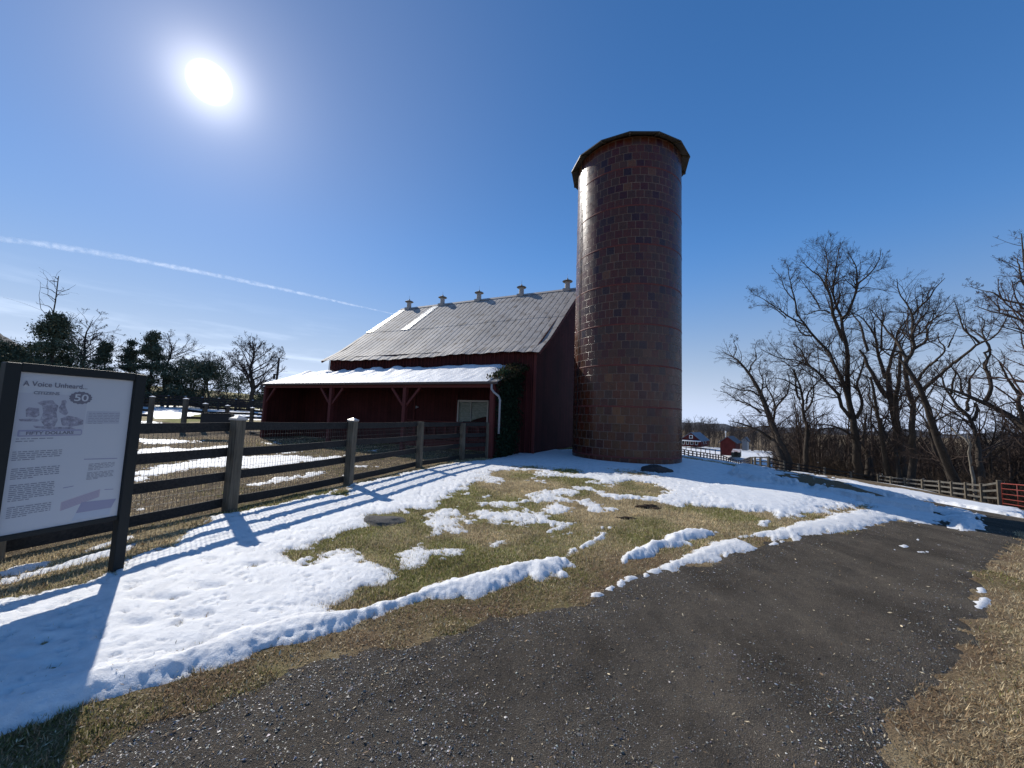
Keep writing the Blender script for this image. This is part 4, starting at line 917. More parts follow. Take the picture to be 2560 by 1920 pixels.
text('FIFTY DOLLARS', .105, .392, .034, INK['dark'], 'name_plate_text', bold=.0012, sx=1.18)
#END_STRUCT

# ------------------------------------------------------------------ bare trees
def tubes(P, Rd, k):
    """P (N,n,3) polylines, Rd (N,n) radii -> verts, quads"""
    N, n, _ = P.shape; T = np.gradient(P, axis=1); T /= np.linalg.norm(T, axis=2, keepdims=True) + 1e-9
    ov = P[:, -1] - P[:, 0]; ov /= np.linalg.norm(ov, axis=1, keepdims=True) + 1e-9
    rf_ = np.cross(ov, np.array([.37, .81, .45])); rf_ /= np.linalg.norm(rf_, axis=1, keepdims=True) + 1e-9
    a = rf_[:, None] - T * (rf_[:, None] * T).sum(2, keepdims=True); a /= np.linalg.norm(a, axis=2, keepdims=True) + 1e-9
    b = np.cross(T, a); an = np.arange(k) * 2 * PI / k
    V = P[:, :, None] + Rd[:, :, None, None] * (a[:, :, None] * np.cos(an)[:, None] + b[:, :, None] * np.sin(an)[:, None])
    i = np.arange(N * n * k).reshape(N, n, k); j = np.roll(i, -1, 2)
    f = np.stack([i[:, :-1], j[:, :-1], j[:, 1:], i[:, 1:]], -1).reshape(-1, 4)
    return V.reshape(-1, 3), f
def resample(pts, rad, n):
    pts = np.array(pts, float); d = np.r_[0, np.cumsum(np.linalg.norm(np.diff(pts, axis=0), axis=1))]; t = np.linspace(0, d[-1], n)
    # smooth through the points (Catmull-Rom on a finer polyline)
    m = np.concatenate([[2 * pts[0] - pts[1]], pts, [2 * pts[-1] - pts[-2]]]); fine = []
    for i in range(len(pts) - 1):
        p0, p1, p2, p3 = m[i:i + 4]
        for u in np.linspace(0, 1, 6, endpoint=False): fine.append(.5 * (2 * p1 + (p2 - p0) * u + (2 * p0 - 5 * p1 + 4 * p2 - p3) * u * u + (3 * p1 - p0 - 3 * p2 + p3) * u ** 3))
    fine.append(pts[-1]); fine = np.array(fine); df = np.r_[0, np.cumsum(np.linalg.norm(np.diff(fine, axis=0), axis=1))]
    tt = np.linspace(0, df[-1], n); Q = np.stack([np.interp(tt, df, fine[:, c]) for c in range(3)], 1)
    return Q, np.interp(tt / df[-1], np.linspace(0, 1, len(rad)), rad), df[-1]
def sprout(P, Rd, L, m, rng, tmin=.15, ratio=.5, ang=(35, 65), n=5, up=.15, kr=.62, rend=.3, wig=.22, rmin=.0, lmax=9):
    """children of a batch of polylines; m children per parent (array)"""
    idx = np.repeat(np.arange(len(P)), m); K = len(idx)
    if K == 0: return None
    nn = P.shape[1]; t = rng.uniform(tmin, .98, K); q = t * (nn - 1); i0 = np.minimum(q.astype(int), nn - 2); fr = (q - i0)[:, None]
    s = P[idx, i0] * (1 - fr) + P[idx, i0 + 1] * fr; tg = P[idx, i0 + 1] - P[idx, i0]; tg /= np.linalg.norm(tg, axis=1, keepdims=True) + 1e-9
    r0 = (Rd[idx, i0] * (1 - fr[:, 0]) + Rd[idx, i0 + 1] * fr[:, 0])
    rv = rng.normal(size=(K, 3)); pp = rv - tg * (rv * tg).sum(1, keepdims=True); pp /= np.linalg.norm(pp, axis=1, keepdims=True) + 1e-9
    a = np.radians(rng.uniform(ang[0], ang[1], K))[:, None]; d = np.cos(a) * tg + np.sin(a) * pp; d[:, 2] += up; d /= np.linalg.norm(d, axis=1, keepdims=True)
    ln = np.minimum(L[idx] * ratio * rng.uniform(.55, 1.25, K) * (1.2 - .85 * t), lmax)
    C = np.empty((K, n, 3)); C[:, 0] = s; cur = d
    for j in range(1, n):
        cur = cur + rng.normal(size=(K, 3)) * wig + np.array([0, 0, up * .5]); cur /= np.linalg.norm(cur, axis=1, keepdims=True); C[:, j] = C[:, j - 1] + cur * (ln / (n - 1))[:, None]
    ra = np.maximum(np.minimum(r0 * kr, ln * .016 + .004), rmin)
    R2 = np.maximum(ra[:, None] * np.linspace(1, rend, n), rmin * .8)
    return C, R2, ln
def bark(name, c1, c2):
    m = M(name); v = m.coord('Object', (1, 1, .25)); n_ = m.noise(v, 14, 5, .7); m.col(m.ramp(n_, [(.3, c1), (.7, c2)])).rough(.95); m.b.inputs['Specular IOR Level'].default_value = .1; m.bump(n_, .5, .03); return m.m
MAT['bark'] = bark('bark', (.030, .024, .020), (.085, .070, .056)); MAT['palebark'] = bark('pale_bark', (.14, .12, .095), (.30, .27, .22)); MAT['twig'] = plain('twigs', (.060, .044, .036), .9, spec=.1)
MAT['lefttwig'] = plain('distant_twigs', (.055, .045, .045), .9, spec=.1)
def tree_from(name, limbs, base, label, cat='tree', group=None, seed=1, dens=(1.5, 4, 4, 3), ratio=(.55, .56, .58, .60), up=.10, rmin=.0062, kind=None, bmat=None, tmat=None, ang=(35, 65), extra=None):
    """limbs: list of (points (n,3), radii). main limbs -> trunk part, everything finer -> crown part"""
    rng = np.random.default_rng(seed); root = empty(name, base, label, cat, group)
    Vs, Fs, off = [], [], 0; LP, LR, LL_ = [], [], []
    for pts, rad in limbs:
        n = 14; Q, r, L = resample(pts, rad, n); Q[1:-1] += rng.normal(size=(n - 2, 3)) * (.02 + .2 * r[1:-1, None]) * .5
        v, f = tubes(Q[None], r[None], 9); Vs.append(v); Fs.append(f + off); off += len(v); LP.append(Q); LR.append(r); LL_.append(L)
    P = np.array(LP); Rr = np.array(LR); L = np.array(LL_)
    CV, CF, co_ = [], [], 0; crown = []
    P0 = P; R0 = Rr; L0 = L
    m = np.maximum(2, (L * dens[0] * 1.1).astype(int)); thin = R0[:, 0] > .0; tm_ = np.where(R0[:, 0] > .16, .38, .12)
    lev = sprout(P0, R0, np.minimum(L, 9), m, rng, tmin=.22, ratio=ratio[0], n=7, up=up, kr=.5, wig=.19, rmin=rmin * 1.5, ang=ang, lmax=4.2)
    crown.append((lev, 5))
    for li in (1, 2, 3):
        if dens[li] <= 0: break
        mm = np.maximum(1, rng.poisson(dens[li] * ((1.12 if li > 2 else .95) if li > 1 else 1.15), len(lev[0])))
        lev = sprout(lev[0], lev[1], lev[2], mm, rng, tmin=.12, ratio=ratio[li], n=5 if li < 3 else 4, up=up * .8, kr=.55, wig=.17, rmin=rmin if li > 1 else rmin * 1.2, ang=(28, 60)); crown.append((lev, 4 if li == 1 else 3))
    for lv, k in crown:
        v, f = tubes(lv[0], lv[1], k); CV.append(v); CF.append(f + co_); co_ += len(v)
    np_mesh('trunk', np.concatenate(Vs), np.concatenate(Fs), bmat or MAT['bark'], root, smooth=True)
    np_mesh('crown', np.concatenate(CV), np.concatenate(CF), tmat or MAT['twig'], root, smooth=False)
    if kind: root['kind'] = kind
    return root
def px_limb(reg, pts, D, w0, w1, rng, jit=.12, d0=0.0, tobase=False):
    """traced limb: picture points at range D, drifting in depth as it grows; widths in picture pixels"""
    q = reg(pts) if reg else pts; out = []; dd = d0; drift = rng.normal(0, jit)
    for i, (x, y) in enumerate(q):
        if i: dd += (drift + rng.normal(0, jit)) * math.hypot(x - q[i - 1][0], y - q[i - 1][1]) / FPX * D * 1.6
        out.append(at(x, y, D + dd))
    if tobase:
        b = out[0]; g = tz(b[0], b[1])
        out = [np.array([b[0], b[1], g - .3])] + out if b[2] > g - .2 else out
    return np.array(out), (w0 / 2 / FPX * D * .58, w1 / 2 / FPX * D * .48)
def traced(name, D, spec, label, seed, **k):
    rng = np.random.default_rng(seed); limbs = []
    for s in spec:
        reg, pts, w0, w1 = s[:4]; near_ = None
        d0 = 0.0
        if limbs:                                         # start where it forks from an existing limb
            st = at(*reg(pts)[0], D) if reg else at(*pts[0], D); best = min(((np.linalg.norm(np.cross(p - EYE, (st - EYE) / np.linalg.norm(st - EYE))), np.hypot(*(p - EYE)[:2]) - D) for l, _ in limbs for p in resample(l, (1, 1), 20)[0]), key=lambda z: z[0]); d0 = best[1]
        limbs.append(px_limb(reg, pts, D, w0, w1, rng, d0=d0, tobase=not limbs or (len(s) > 4 and s[4])))
    b = limbs[0][0][0]
    return tree_from(name, limbs, (b[0], b[1], tz(b[0], b[1])), label, seed=seed, **k)

WG = 'bare trees behind the right hand fence'
traced('bare_tree', 55, [
    (T7, [(735, 1440), (690, 1250), (630, 1050), (560, 800), (490, 630), (400, 440), (330, 340), (240, 220), (150, 150), (40, 100)], 30, 3),
    (T7, [(790, 1340), (720, 1180), (650, 1030), (590, 900)], 26, 14, True),
    (T7, [(590, 1100), (430, 990), (300, 935), (180, 900), (95, 885)], 11, 3), (T7, [(480, 800), (330, 690), (200, 650), (80, 565), (5, 545)], 8, 2), (T7, [(450, 600), (360, 540), (230, 530), (120, 490), (20, 440)], 7, 2),
    (T7, [(600, 950), (630, 800), (620, 650), (560, 530), (520, 440), (550, 330)], 9, 2), (T7, [(330, 340), (360, 250), (420, 160), (400, 60), (430, -40)], 6, 1.5), (T7, [(150, 150), (190, 60), (160, -20), (170, -90)], 4, 1),
    (T7, [(620, 760), (700, 660), (780, 560), (800, 420), (770, 320)], 8, 2), (T7, [(540, 700), (480, 560), (500, 420), (450, 300), (470, 180)], 7, 2)],
    'leaning multi-stemmed bare tree with drooping fine branches, left edge of the right woodland', 3, group=WG, up=.02, dens=(2.2, 4, 4, 3))
traced('bare_tree', 60, [
    (T7, [(985, 1400), (990, 1200), (1000, 1000), (960, 800), (950, 620), (930, 500), (880, 380), (850, 280)], 17, 4),
    (T7, [(990, 690), (1020, 560), (1100, 460), (1200, 360), (1230, 250)], 6, 2), (T7, [(930, 640), (880, 560), (870, 400), (830, 280), (700, 180)], 7, 2), (T7, [(930, 520), (780, 430), (640, 390), (560, 400)], 6, 2), (T7, [(960, 800), (1040, 700), (1080, 560), (1060, 400), (1090, 280)], 7, 2)],
    'slender bare tree with a pale patch on its trunk, right of the leaning drooping tree', 4, group=WG, bmat=None, dens=(1.8, 4, 4, 2))
traced('bare_tree', 63, [
    (T7, [(1605, 1600), (1585, 1350), (1570, 1150), (1545, 960), (1525, 830)], 25, 20),
    (T7, [(1525, 840), (1480, 620), (1440, 480), (1330, 270), (1270, 120), (1170, 0), (1080, -90), (1010, -185), (920, -300), (870, -375)], 15, 5),
    (T7, [(1510, 860), (1390, 700), (1370, 580), (1260, 470), (1130, 330), (1010, 230), (960, 120), (910, 40), (840, 0)], 11, 3),
    (T7, [(1530, 840), (1490, 700), (1465, 480), (1470, 200), (1450, 0), (1420, -130)], 16, 11),
    (T5, [(1700, 1420), (1620, 1250), (1570, 1080), (1550, 900), (1480, 760), (1430, 650), (1300, 560), (1200, 460)], 11, 2), (T5, [(1740, 1500), (1690, 1300), (1680, 1150), (1640, 1060), (1580, 880), (1590, 680), (1620, 450), (1660, 260)], 10, 2),
    (T5, [(1680, 1150), (1760, 1080), (1830, 880), (1860, 740), (1860, 540), (1790, 400), (1740, 340)], 8, 2), (T5, [(1860, 740), (2000, 630), (2090, 520), (2147, 400), (2160, 320)], 5, 1.5), (T5, [(1540, 880), (1490, 700), (1510, 500), (1480, 300), (1510, 180)], 6, 1.5),
    (T5, [(1220, 1230), (1070, 1150), (930, 1050), (830, 990), (700, 900), (560, 850)], 6, 1.5), (T5, [(1140, 1130), (1110, 940), (1060, 740), (1030, 580), (1025, 450)], 6, 1.5), (T5, [(1110, 940), (980, 780), (940, 650), (860, 570)], 4, 1.2), (T5, [(1000, 1150), (850, 1020), (700, 990), (580, 1020)], 4, 1.2),
    (T5, [(1540, 1080), (1430, 1050), (1320, 1080), (1250, 1105), (1180, 1090)], 5, 2), (T5, [(1420, 1040), (1360, 920), (1240, 760), (1150, 640)], 4, 1.2), (T5, [(1320, 1370), (1200, 1340), (1130, 1240), (1090, 1130)], 6, 1.5),
    (T7, [(1575, 860), (1640, 690), (1605, 560), (1580, 450), (1650, 250), (1665, 160)], 10, 5), (T7, [(1500, 1050), (1420, 990), (1280, 940), (1150, 930), (980, 910)], 7, 2), (T7, [(1250, 460), (1100, 300), (900, 190), (720, 170), (590, 120), (470, 60)], 7, 2)],
    'tallest bare tree, forked into two long leaders above the fence, with wide spreading crown', 5, group=WG, dens=(2.0, 4.5, 4.5, 3), up=.10)
traced('bare_tree', 62.5, [
    (T7, [(1750, 1560), (1730, 1330), (1690, 1230), (1610, 1130)], 16, 9), (T7, [(1690, 1540), (1700, 1330), (1640, 1180), (1660, 1000), (1690, 800)], 14, 6)],
    'stout crooked bare stem leaning against the tallest tree near the fence', 6, group=WG, dens=(1.0, 3, 3, 2))
traced('bare_tree', 60, [
    (T8, [(645, 1400), (610, 1050), (560, 800), (510, 550), (480, 350), (470, 150)], 22, 16), (T6, [(475, 1600), (440, 1490), (400, 1350), (370, 1180), (290, 1050), (220, 960), (130, 920)], 11, 2), (T6, [(490, 1560), (540, 1370), (580, 1230), (600, 1110), (690, 1000), (740, 880)], 10, 2),
    (T8, [(600, 900), (560, 700), (550, 480), (580, 250), (600, 0), (610, -90)], 15, 8), (T8, [(450, 430), (330, 250), (220, 50), (190, -40), (130, -120)], 14, 7), (T6, [(430, 1290), (430, 1100), (450, 950), (420, 820)], 6, 1.5), (T6, [(290, 1320), (240, 1150), (210, 1040), (100, 900), (50, 830)], 8, 2), (T6, [(370, 1200), (350, 1000), (300, 880)], 5, 1.5)],
    'straight dark bare tree with twin upright stems, behind the fence right of the tallest tree', 7, group=WG, dens=(1.7, 4.5, 4, 3))
traced('bare_tree', 60.5, [
    (T8, [(460, 1350), (430, 1150), (400, 950), (370, 770), (330, 600), (300, 400), (260, 200)], 16, 6), (T8, [(570, 1150), (480, 950), (410, 810), (370, 740)], 11, 8, True), (T8, [(330, 600), (240, 430), (250, 300), (200, 180)], 6, 2), (T8, [(390, 800), (450, 650), (470, 560), (430, 470)], 5, 1.5)],
    'thin dark bare tree leaning left beside the twin stemmed tree', 8, group=WG, dens=(1.6, 4, 3.5, 2))
traced('bare_tree', 57, [
    (T8, [(725, 1390), (750, 1150), (740, 800), (740, 620), (750, 500), (690, 350), (660, 150), (655, 20)], 20, 11), (T6, [(685, 1600), (680, 1450), (700, 1390), (770, 1300), (745, 1150), (755, 950), (690, 830), (610, 710), (590, 570)], 11, 2),
    (T6, [(690, 1400), (630, 1290), (580, 1200), (490, 1110), (420, 1000), (300, 870)], 9, 2), (T6, [(775, 1290), (880, 1220), (910, 1130), (890, 1060), (970, 990), (1090, 930), (1240, 930)], 8, 1.5), (T6, [(760, 940), (830, 860), (930, 760), (1000, 650), (1090, 560)], 6, 1.5), (T6, [(745, 1150), (820, 1000), (910, 900), (930, 780)], 6, 1.5),
    (T8, [(760, 490), (830, 390), (870, 330)], 7, 4), (T6, [(640, 1330), (540, 1310), (420, 1290), (340, 1230)], 6, 2)],
    'bare tree with a rounded spreading top and gnarled fork, between twin stemmed and leaning trees', 9, group=WG, dens=(2.0, 4.5, 4, 3))
traced('bare_tree', 50, [
    (T8, [(1240, 1420), (1150, 1220), (1070, 1000), (960, 700), (900, 520), (850, 390), (790, 260), (700, 130), (655, 50)], 23, 12), (T8, [(860, 350), (960, 250), (1080, 150), (1200, 40), (1280, -10)], 10, 7), (T6, [(1190, 1440), (1350, 1310), (1450, 1240), (1600, 1170), (1680, 1060), (1735, 960)], 7, 2),
    (T8, [(800, 240), (890, 100), (1000, 20), (1040, 0)], 8, 5), (T6, [(930, 1470), (1000, 1410), (1090, 1300), (1030, 1210), (1015, 1120)], 6, 2), (T8, [(1165, 1360), (1080, 1180), (1000, 1050), (950, 880), (905, 720), (830, 620), (780, 550)], 10, 4, True),
    (T8, [(655, 50), (590, -10), (520, -40), (430, -90)], 7, 2), (T6, [(1450, 1240), (1390, 1180), (1290, 1100), (1240, 960), (1180, 780)], 5, 1.5), (T6, [(1120, 1280), (1180, 1150), (1220, 1070)], 4, 1.5)],
    'strongly leaning bare tree with a torn pale wound low on its trunk', 10, group=WG, dens=(1.5, 4, 3.5, 2))
traced('bare_tree', 48.5, [
    (T8, [(1535, 1310), (1510, 1100), (1480, 880), (1430, 710), (1360, 600), (1250, 520), (1180, 430), (1190, 380), (1120, 340), (1090, 220), (1070, 160), (990, 100)], 17, 3), (T8, [(1450, 700), (1490, 560), (1460, 490)], 9, 7), (T8, [(1380, 590), (1370, 500), (1400, 440)], 8, 7), (T8, [(1400, 440), (1390, 310), (1400, 230), (1470, 120), (1530, 50), (1500, -30)], 7, 2),
    (T8, [(1190, 390), (1210, 250), (1240, 160), (1180, 60), (1130, 0)], 6, 2), (T8, [(1400, 420), (1310, 360), (1290, 200), (1240, 110), (1310, 0)], 6, 2), (T6, [(1490, 1340), (1550, 1300), (1510, 1200), (1470, 1120), (1500, 1000), (1420, 950)], 6, 1.5)],
    'crooked dark bare tree with zigzag limbs behind the grey rail fence', 11, group=WG, dens=(1.7, 4, 3.5, 2))
traced('bare_tree', 44, [
    (T8, [(2260, 1250), (2210, 1050), (2120, 860), (2028, 770), (1900, 670), (1750, 580), (1600, 500), (1430, 430), (1300, 380), (1150, 330), (950, 270)], 30, 5), (T8, [(1570, 490), (1640, 350), (1640, 200), (1580, 80), (1610, -10), (1570, -90)], 10, 5), (T6, [(1560, 1659), (1540, 1560), (1490, 1450), (1560, 1340), (1510, 1210), (1430, 1140), (1280, 1040)], 8, 2),
    (T8, [(2130, 900), (2000, 620), (1960, 500), (1980, 400), (1890, 300), (1740, 20)], 14, 3), (T8, [(1430, 440), (1330, 440), (1200, 370), (1000, 310)], 5, 2)],
    'low arching bare tree reaching in from the right edge of the picture', 12, group=WG, dens=(1.4, 4, 3.5, 2))
traced('bare_tree', 37, [
    (T6, [(2250, 2600), (2200, 2200), (2150, 1700), (2080, 1300), (2000, 1000), (1930, 800), (1920, 500), (1900, 300), (1880, 100)], 26, 3), (T6, [(2020, 1060), (1908, 1010), (1750, 945), (1560, 905), (1400, 850)], 8, 2), (T6, [(1950, 850), (1850, 820), (1700, 790), (1600, 720), (1480, 690), (1340, 640)], 7, 1.5), (T6, [(1650, 910), (1640, 860), (1560, 780), (1480, 700)], 4, 1.5), (T6, [(2050, 1200), (1900, 1110), (1740, 1060)], 7, 2), (T6, [(1950, 700), (1880, 560), (1850, 400), (1800, 330)], 7, 2), (T6, [(1920, 600), (1850, 600), (1780, 650)], 5, 2)],
    'tall bare tree at the right edge with reddish dense twigs hanging into view', 13, group=WG, dens=(2.0, 5, 4, 3), tmat=plain('reddish_twigs', (.070, .045, .036), .9, spec=.1))
traced('bare_tree', 47.5, [
    (T8, [(1455, 1430), (1425, 1200), (1390, 1060), (1415, 960), (1340, 900), (1250, 850), (1180, 760), (1130, 710), (1060, 685), (1030, 610), (990, 550)], 9, 2.5), (T8, [(1410, 960), (1380, 880), (1400, 800)], 3, 1)],
    'thin pale dead tree with a bent, nearly branchless top behind the fence', 14, group=WG, dens=(.5, 1, 0, 0), bmat=MAT['palebark'])
traced('bare_tree', 62, [
    (T8, [(1650, 1400), (1640, 1050), (1690, 850), (1700, 700), (1650, 560)], 8, 2), (T8, [(1630, 1030), (1570, 890), (1500, 810), (1470, 700)], 5, 1.5), (T8, [(1660, 950), (1740, 880), (1800, 760)], 4, 1.5)],
    'small vase shaped bare tree in the gap between the crooked tree and the arching tree', 15, group=WG, dens=(2, 4, 3.5, 2))

def grown(name, x, y, H, label, seed, spread=.5, group=None, nl=6, w=.02, lean=(0, 0), dens=(1.5, 4, 3.5, 2), fork=.35, rmin=.012, **k):
    rng = np.random.default_rng(seed); g = tz(x, y); b = np.array([x, y, g - .2]); limbs = []
    top = b + np.array([lean[0], lean[1], H * .92]); n = 6; tr = [b + (top - b) * t + np.r_[rng.normal(0, H * .018, 2), 0] * (t > 0) for t in np.linspace(0, 1, n)]
    limbs.append((np.array(tr), (H * w, H * w * .75, H * w * .5, H * w * .12)))
    for i in range(nl):
        t = fork + (.85 - fork) * (i + rng.random() * .6) / nl; s = b + (top - b) * t; s = np.array([np.interp(t, np.linspace(0, 1, n), [q[c] for q in tr]) for c in range(3)])
        a = i * 2.4 + rng.normal(0, .4); ln = H * spread * (1.1 - t) * rng.uniform(.8, 1.25); d = np.array([math.cos(a), math.sin(a), .85 + .5 * rng.random()]); pts = [s]
        for j in range(4): pts.append(pts[-1] + d / np.linalg.norm(d) * ln / 3.2 + rng.normal(0, ln * .05, 3)); d[2] += .12
        limbs.append((np.array(pts), (H * w * .5 * (1.15 - t), H * w * .06)))
    return tree_from(name, limbs, (x, y, g), label, group=group, seed=seed, dens=dens, rmin=rmin, **k)

# ------------------------------------------------------------------ board fences further off
def board_fence(name, label, bases, tops, rails, mats, group=None, pw=.14, bh=.13, cap=False, skip=()):
    """bases/tops: 3-D foot and head of each post; rails: heights as a share of the post"""
    root = empty(name, bases[0], label, 'fence', group); bases = [np.array(b) for b in bases]; tops = [np.array(t) for t in tops]
    for k, (b, t) in enumerate(zip(bases, tops)):
        d = bases[min(k + 1, len(bases) - 1)] - bases[max(k - 1, 0)]; d[2] = 0; d /= np.linalg.norm(d)
        mb = MB(); mb.bar(b - [0, 0, .5], t, pw, pw, (d[0], d[1], 0)); p = mb.build('post', mats[0], root)
        if cap:
            c = t; w = pw * .62; mb = MB(); mb.add([c + [-w, -w, 0], c + [w, -w, 0], c + [w, w, 0], c + [-w, w, 0], c + [0, 0, .06]], [(0, 1, 4), (1, 2, 4), (2, 3, 4), (3, 0, 4), (3, 2, 1, 0)]); mb.build('cap', MAT['snowcap'], p)
    for k in range(len(bases) - 1):
        if k in skip: continue
        for r in rails:
            a = bases[k] + (tops[k] - bases[k]) * r; b = bases[k + 1] + (tops[k + 1] - bases[k + 1]) * r; mb = MB(); mb.bar(a, b, .035, bh); mb.build('rail', mats[1], root)
    return root
MAT['snowcap'] = plain('capped_snow', (.75, .77, .8), .6)
def line_posts(reg, lows, highs, Ds):
    lows = reg(lows); highs = reg(highs); B_, T_ = [], []
    for (a, b, D) in zip(lows, highs, Ds):
        lo = at(*a, D); hi = at(*b, D); B_.append(lo); T_.append(np.array([lo[0], lo[1], hi[2]]))
    return B_, T_
lo = [(2065, 562), (1955, 545), (1855, 525), (1765, 510), (1690, 498), (1580, 483), (1470, 465), (1380, 455), (1300, 445)]
hi = [(2065, 405), (1955, 425), (1855, 418), (1765, 412), (1690, 405), (1580, 398), (1470, 388), (1380, 380), (1300, 365)]
b_, t_ = line_posts(RB, lo, hi, np.linspace(41, 60, 9))
board_fence('board_fence', 'grey weathered three rail fence along the snowy lane leading to the red gate', b_, t_, (.90, .60, .28), (MAT['post'], MAT['oldrail']), pw=.2)
lo = [(1300, 446), (1125, 415), (960, 390), (795, 358), (705, 345), (612, 342)]; hi = [(1300, 375), (1125, 350), (960, 322), (795, 298), (705, 282), (612, 255)]
b_, t_ = line_posts(RB, lo, hi, (60.5, 59, 57, 54, 52, 50))
board_fence('board_fence', 'dark rail fence in front of the bare trees, on the bank behind the snow heap', b_, t_, (.88, .55, .25), (MAT['oldrail'], MAT['rail']), pw=.17)
b_, t_ = line_posts(RB, [(606, 340), (557, 332), (522, 326), (502, 324)], [(606, 258), (557, 258), (522, 257), (502, 258)], (49.6, 50, 50.3, 50.6))
board_fence('board_fence', 'short weathered fence section between two posts at the head of the snow bank', b_, t_, (.97, .62, .30), (MAT['post'], MAT['oldrail']), pw=.16)
xs = [75, 145, 215, 290, 360, 425, 482, 538, 590, 640, 690, 735, 780, 825, 870, 910, 945, 985, 1020, 1050, 1080, 1110]
ty = np.interp(xs, [75, 215, 365, 480, 640, 800, 880, 970, 1040, 1110], [558, 590, 612, 628, 655, 672, 708, 742, 762, 764]); by = np.interp(xs, [75, 145, 215, 290, 480, 640, 800, 970, 1040, 1110], [690, 706, 738, 755, 782, 806, 822, 842, 852, 884])
b_, t_ = line_posts(HZ, list(zip(xs, by)), list(zip(xs, ty)), np.linspace(62, 97, len(xs)))
board_fence('paddock_fence', 'dark four board fence crossing the snowy paddock right of the silo', b_, t_, (.95, .68, .41, .14), (MAT['darkfence'], MAT['darkfence']), pw=.16, bh=.14)
xs = [1118, 1140, 1165, 1190, 1215, 1240, 1265, 1290]
b_, t_ = line_posts(HZ, [(x, np.interp(x, [1118, 1290], [884, 850])) for x in xs], [(x, np.interp(x, [1118, 1290], [765, 706])) for x in xs], np.linspace(95, 53, 8))
board_fence('paddock_fence', 'dark board fence returning up the slope to the short fence section', b_, t_, (.95, .68, .41, .14), (MAT['darkfence'], MAT['darkfence']), pw=.15, bh=.14)
xs = [75, 175, 262, 345, 430, 510, 585, 680, 780]
b_, t_ = line_posts(HZ, [(x, np.interp(x, [75, 780], [545, 640])) for x in xs], [(x, np.interp(x, [75, 780], [505, 588])) for x in xs], np.linspace(112, 108, 9))
board_fence('paddock_fence', 'thin far fence with one top rail below the red house', b_, t_, (.95, .5), (MAT['darkfence'], MAT['darkfence']), pw=.13, bh=.10)
# red tube gate at the right edge
gp0 = at(*RB([(2083, 580)])[0], 40.3); gp1 = at(*RB([(2420, 640)])[0], 35.5); gh = at(*RB([(2083, 425)])[0], 40.3)[2] - gp0[2]
MAT['gatered'] = plain('red_gate_paint', (.23, .045, .032), .5)
gate = empty('farm_gate', gp0, 'rusty red tubular farm gate hung on the last grey fence post', 'gate'); gd = gp1 - gp0
mb = MB()
mb.tube([gp0, gp0 + [0, 0, gh], gp1 + [0, 0, gh], gp1, gp0], .035, 8); mb.build('frame', MAT['gatered'], gate, smooth=True)
for r in (.2, .38, .58, .79):
    mb = MB(); mb.tube([gp0 + [0, 0, gh * r], gp1 + [0, 0, gh * r]], .026, 8); mb.build('bar', MAT['gatered'], gate, smooth=True)
for r in (.33, .66):
    mb = MB(); mb.tube([gp0 + gd * r, gp0 + gd * r + [0, 0, gh]], .024, 8); mb.build('upright', MAT['gatered'], gate, smooth=True)

# left paddock fences
lo = [(808, 450), (1100, 440), (1430, 425), (1795, 415), (2075, 420)]; hi = [(838, 100), (1128, 172), (1450, 200), (1805, 232), (2090, 262)]
b_, t_ = line_posts(F3, lo, hi, (26.5, 27.5, 28.5, 28.5, 27.5))
board_fence('board_fence', 'snow capped three rail fence meeting the left end of the barn shelter', b_, t_, (.80, .53, .22), (MAT['post'], MAT['rail']), cap=True, pw=.17)
b_, t_ = line_posts(F3, [(318, 400), (60, 392), (-180, 385)], [(345, 70), (80, 45), (-160, 20)], (28, 28.5, 29))
board_fence('board_fence', 'snow capped fence just visible past the right edge of the information board', b_, t_, (.60, .40, .18), (MAT['post'], MAT['rail']), cap=True, pw=.17)
xs = np.linspace(-900, 2300, 14)
b_, t_ = line_posts(F3, [(x, np.interp(x, [-900, 2300], [170, 250])) for x in xs], [(x, np.interp(x, [-900, 325, 1300, 2300], [-35, 38, 90, 150])) for x in xs], np.linspace(58, 50, 14))
board_fence('board_fence', 'long dark four board fence along the far side of the snowy meadow', b_, t_, (.93, .68, .42, .16), (MAT['darkfence'], MAT['darkfence']), cap=True, pw=.16, bh=.17)
xs = np.linspace(-880, 2250, 11)
b_, t_ = line_posts(F3, [(x, np.interp(x, [-900, 2300], [165, 235])) for x in xs], [(x, np.interp(x, [-900, 430, 1035, 2300], [-10, 80, 112, 185])) for x in xs], np.linspace(64, 56, 11))
board_fence('board_fence', 'second dark board fence just behind the long meadow fence', b_, t_, (.9, .6, .3), (MAT['darkfence'], MAT['darkfence']), cap=True, pw=.15, bh=.15)
# trough, plank
q = at(*F3([(1300, 445)])[0], 23.5); q2 = at(*F3([(1300, 345)])[0], 23.5); h = q2[2] - q[2]; rd = np.array([.92, .39, 0])
tr = empty('water_trough', q, 'black water trough beside the snow capped fence in the paddock', 'trough')
mb = MB(); pd_ = np.array([-rd[1], rd[0], 0]); a, b = .60, .28
for s in (-1, 1): mb.box(q + rd * s * (a - .02) + [0, 0, h / 2], rd * .02, pd_ * b, (0, 0, h / 2 + .1)); mb.box(q + pd_ * s * (b - .02) + [0, 0, h / 2], rd * (a - .04), pd_ * .02, (0, 0, h / 2 + .1))
mb.box(q + [0, 0, .02], rd * (a - .04), pd_ * (b - .04), (0, 0, .03)); mb.build('tank', MAT['black'], tr); mb = MB()
mb.bar(q - rd * a + pd_ * b + [0, 0, h + .1], q + rd * a + pd_ * b + [0, 0, h + .1], .05, .03); mb.bar(q - rd * a - pd_ * b + [0, 0, h + .1], q + rd * a - pd_ * b + [0, 0, h + .1], .05, .03); mb.build('rim', MAT['black'], tr)
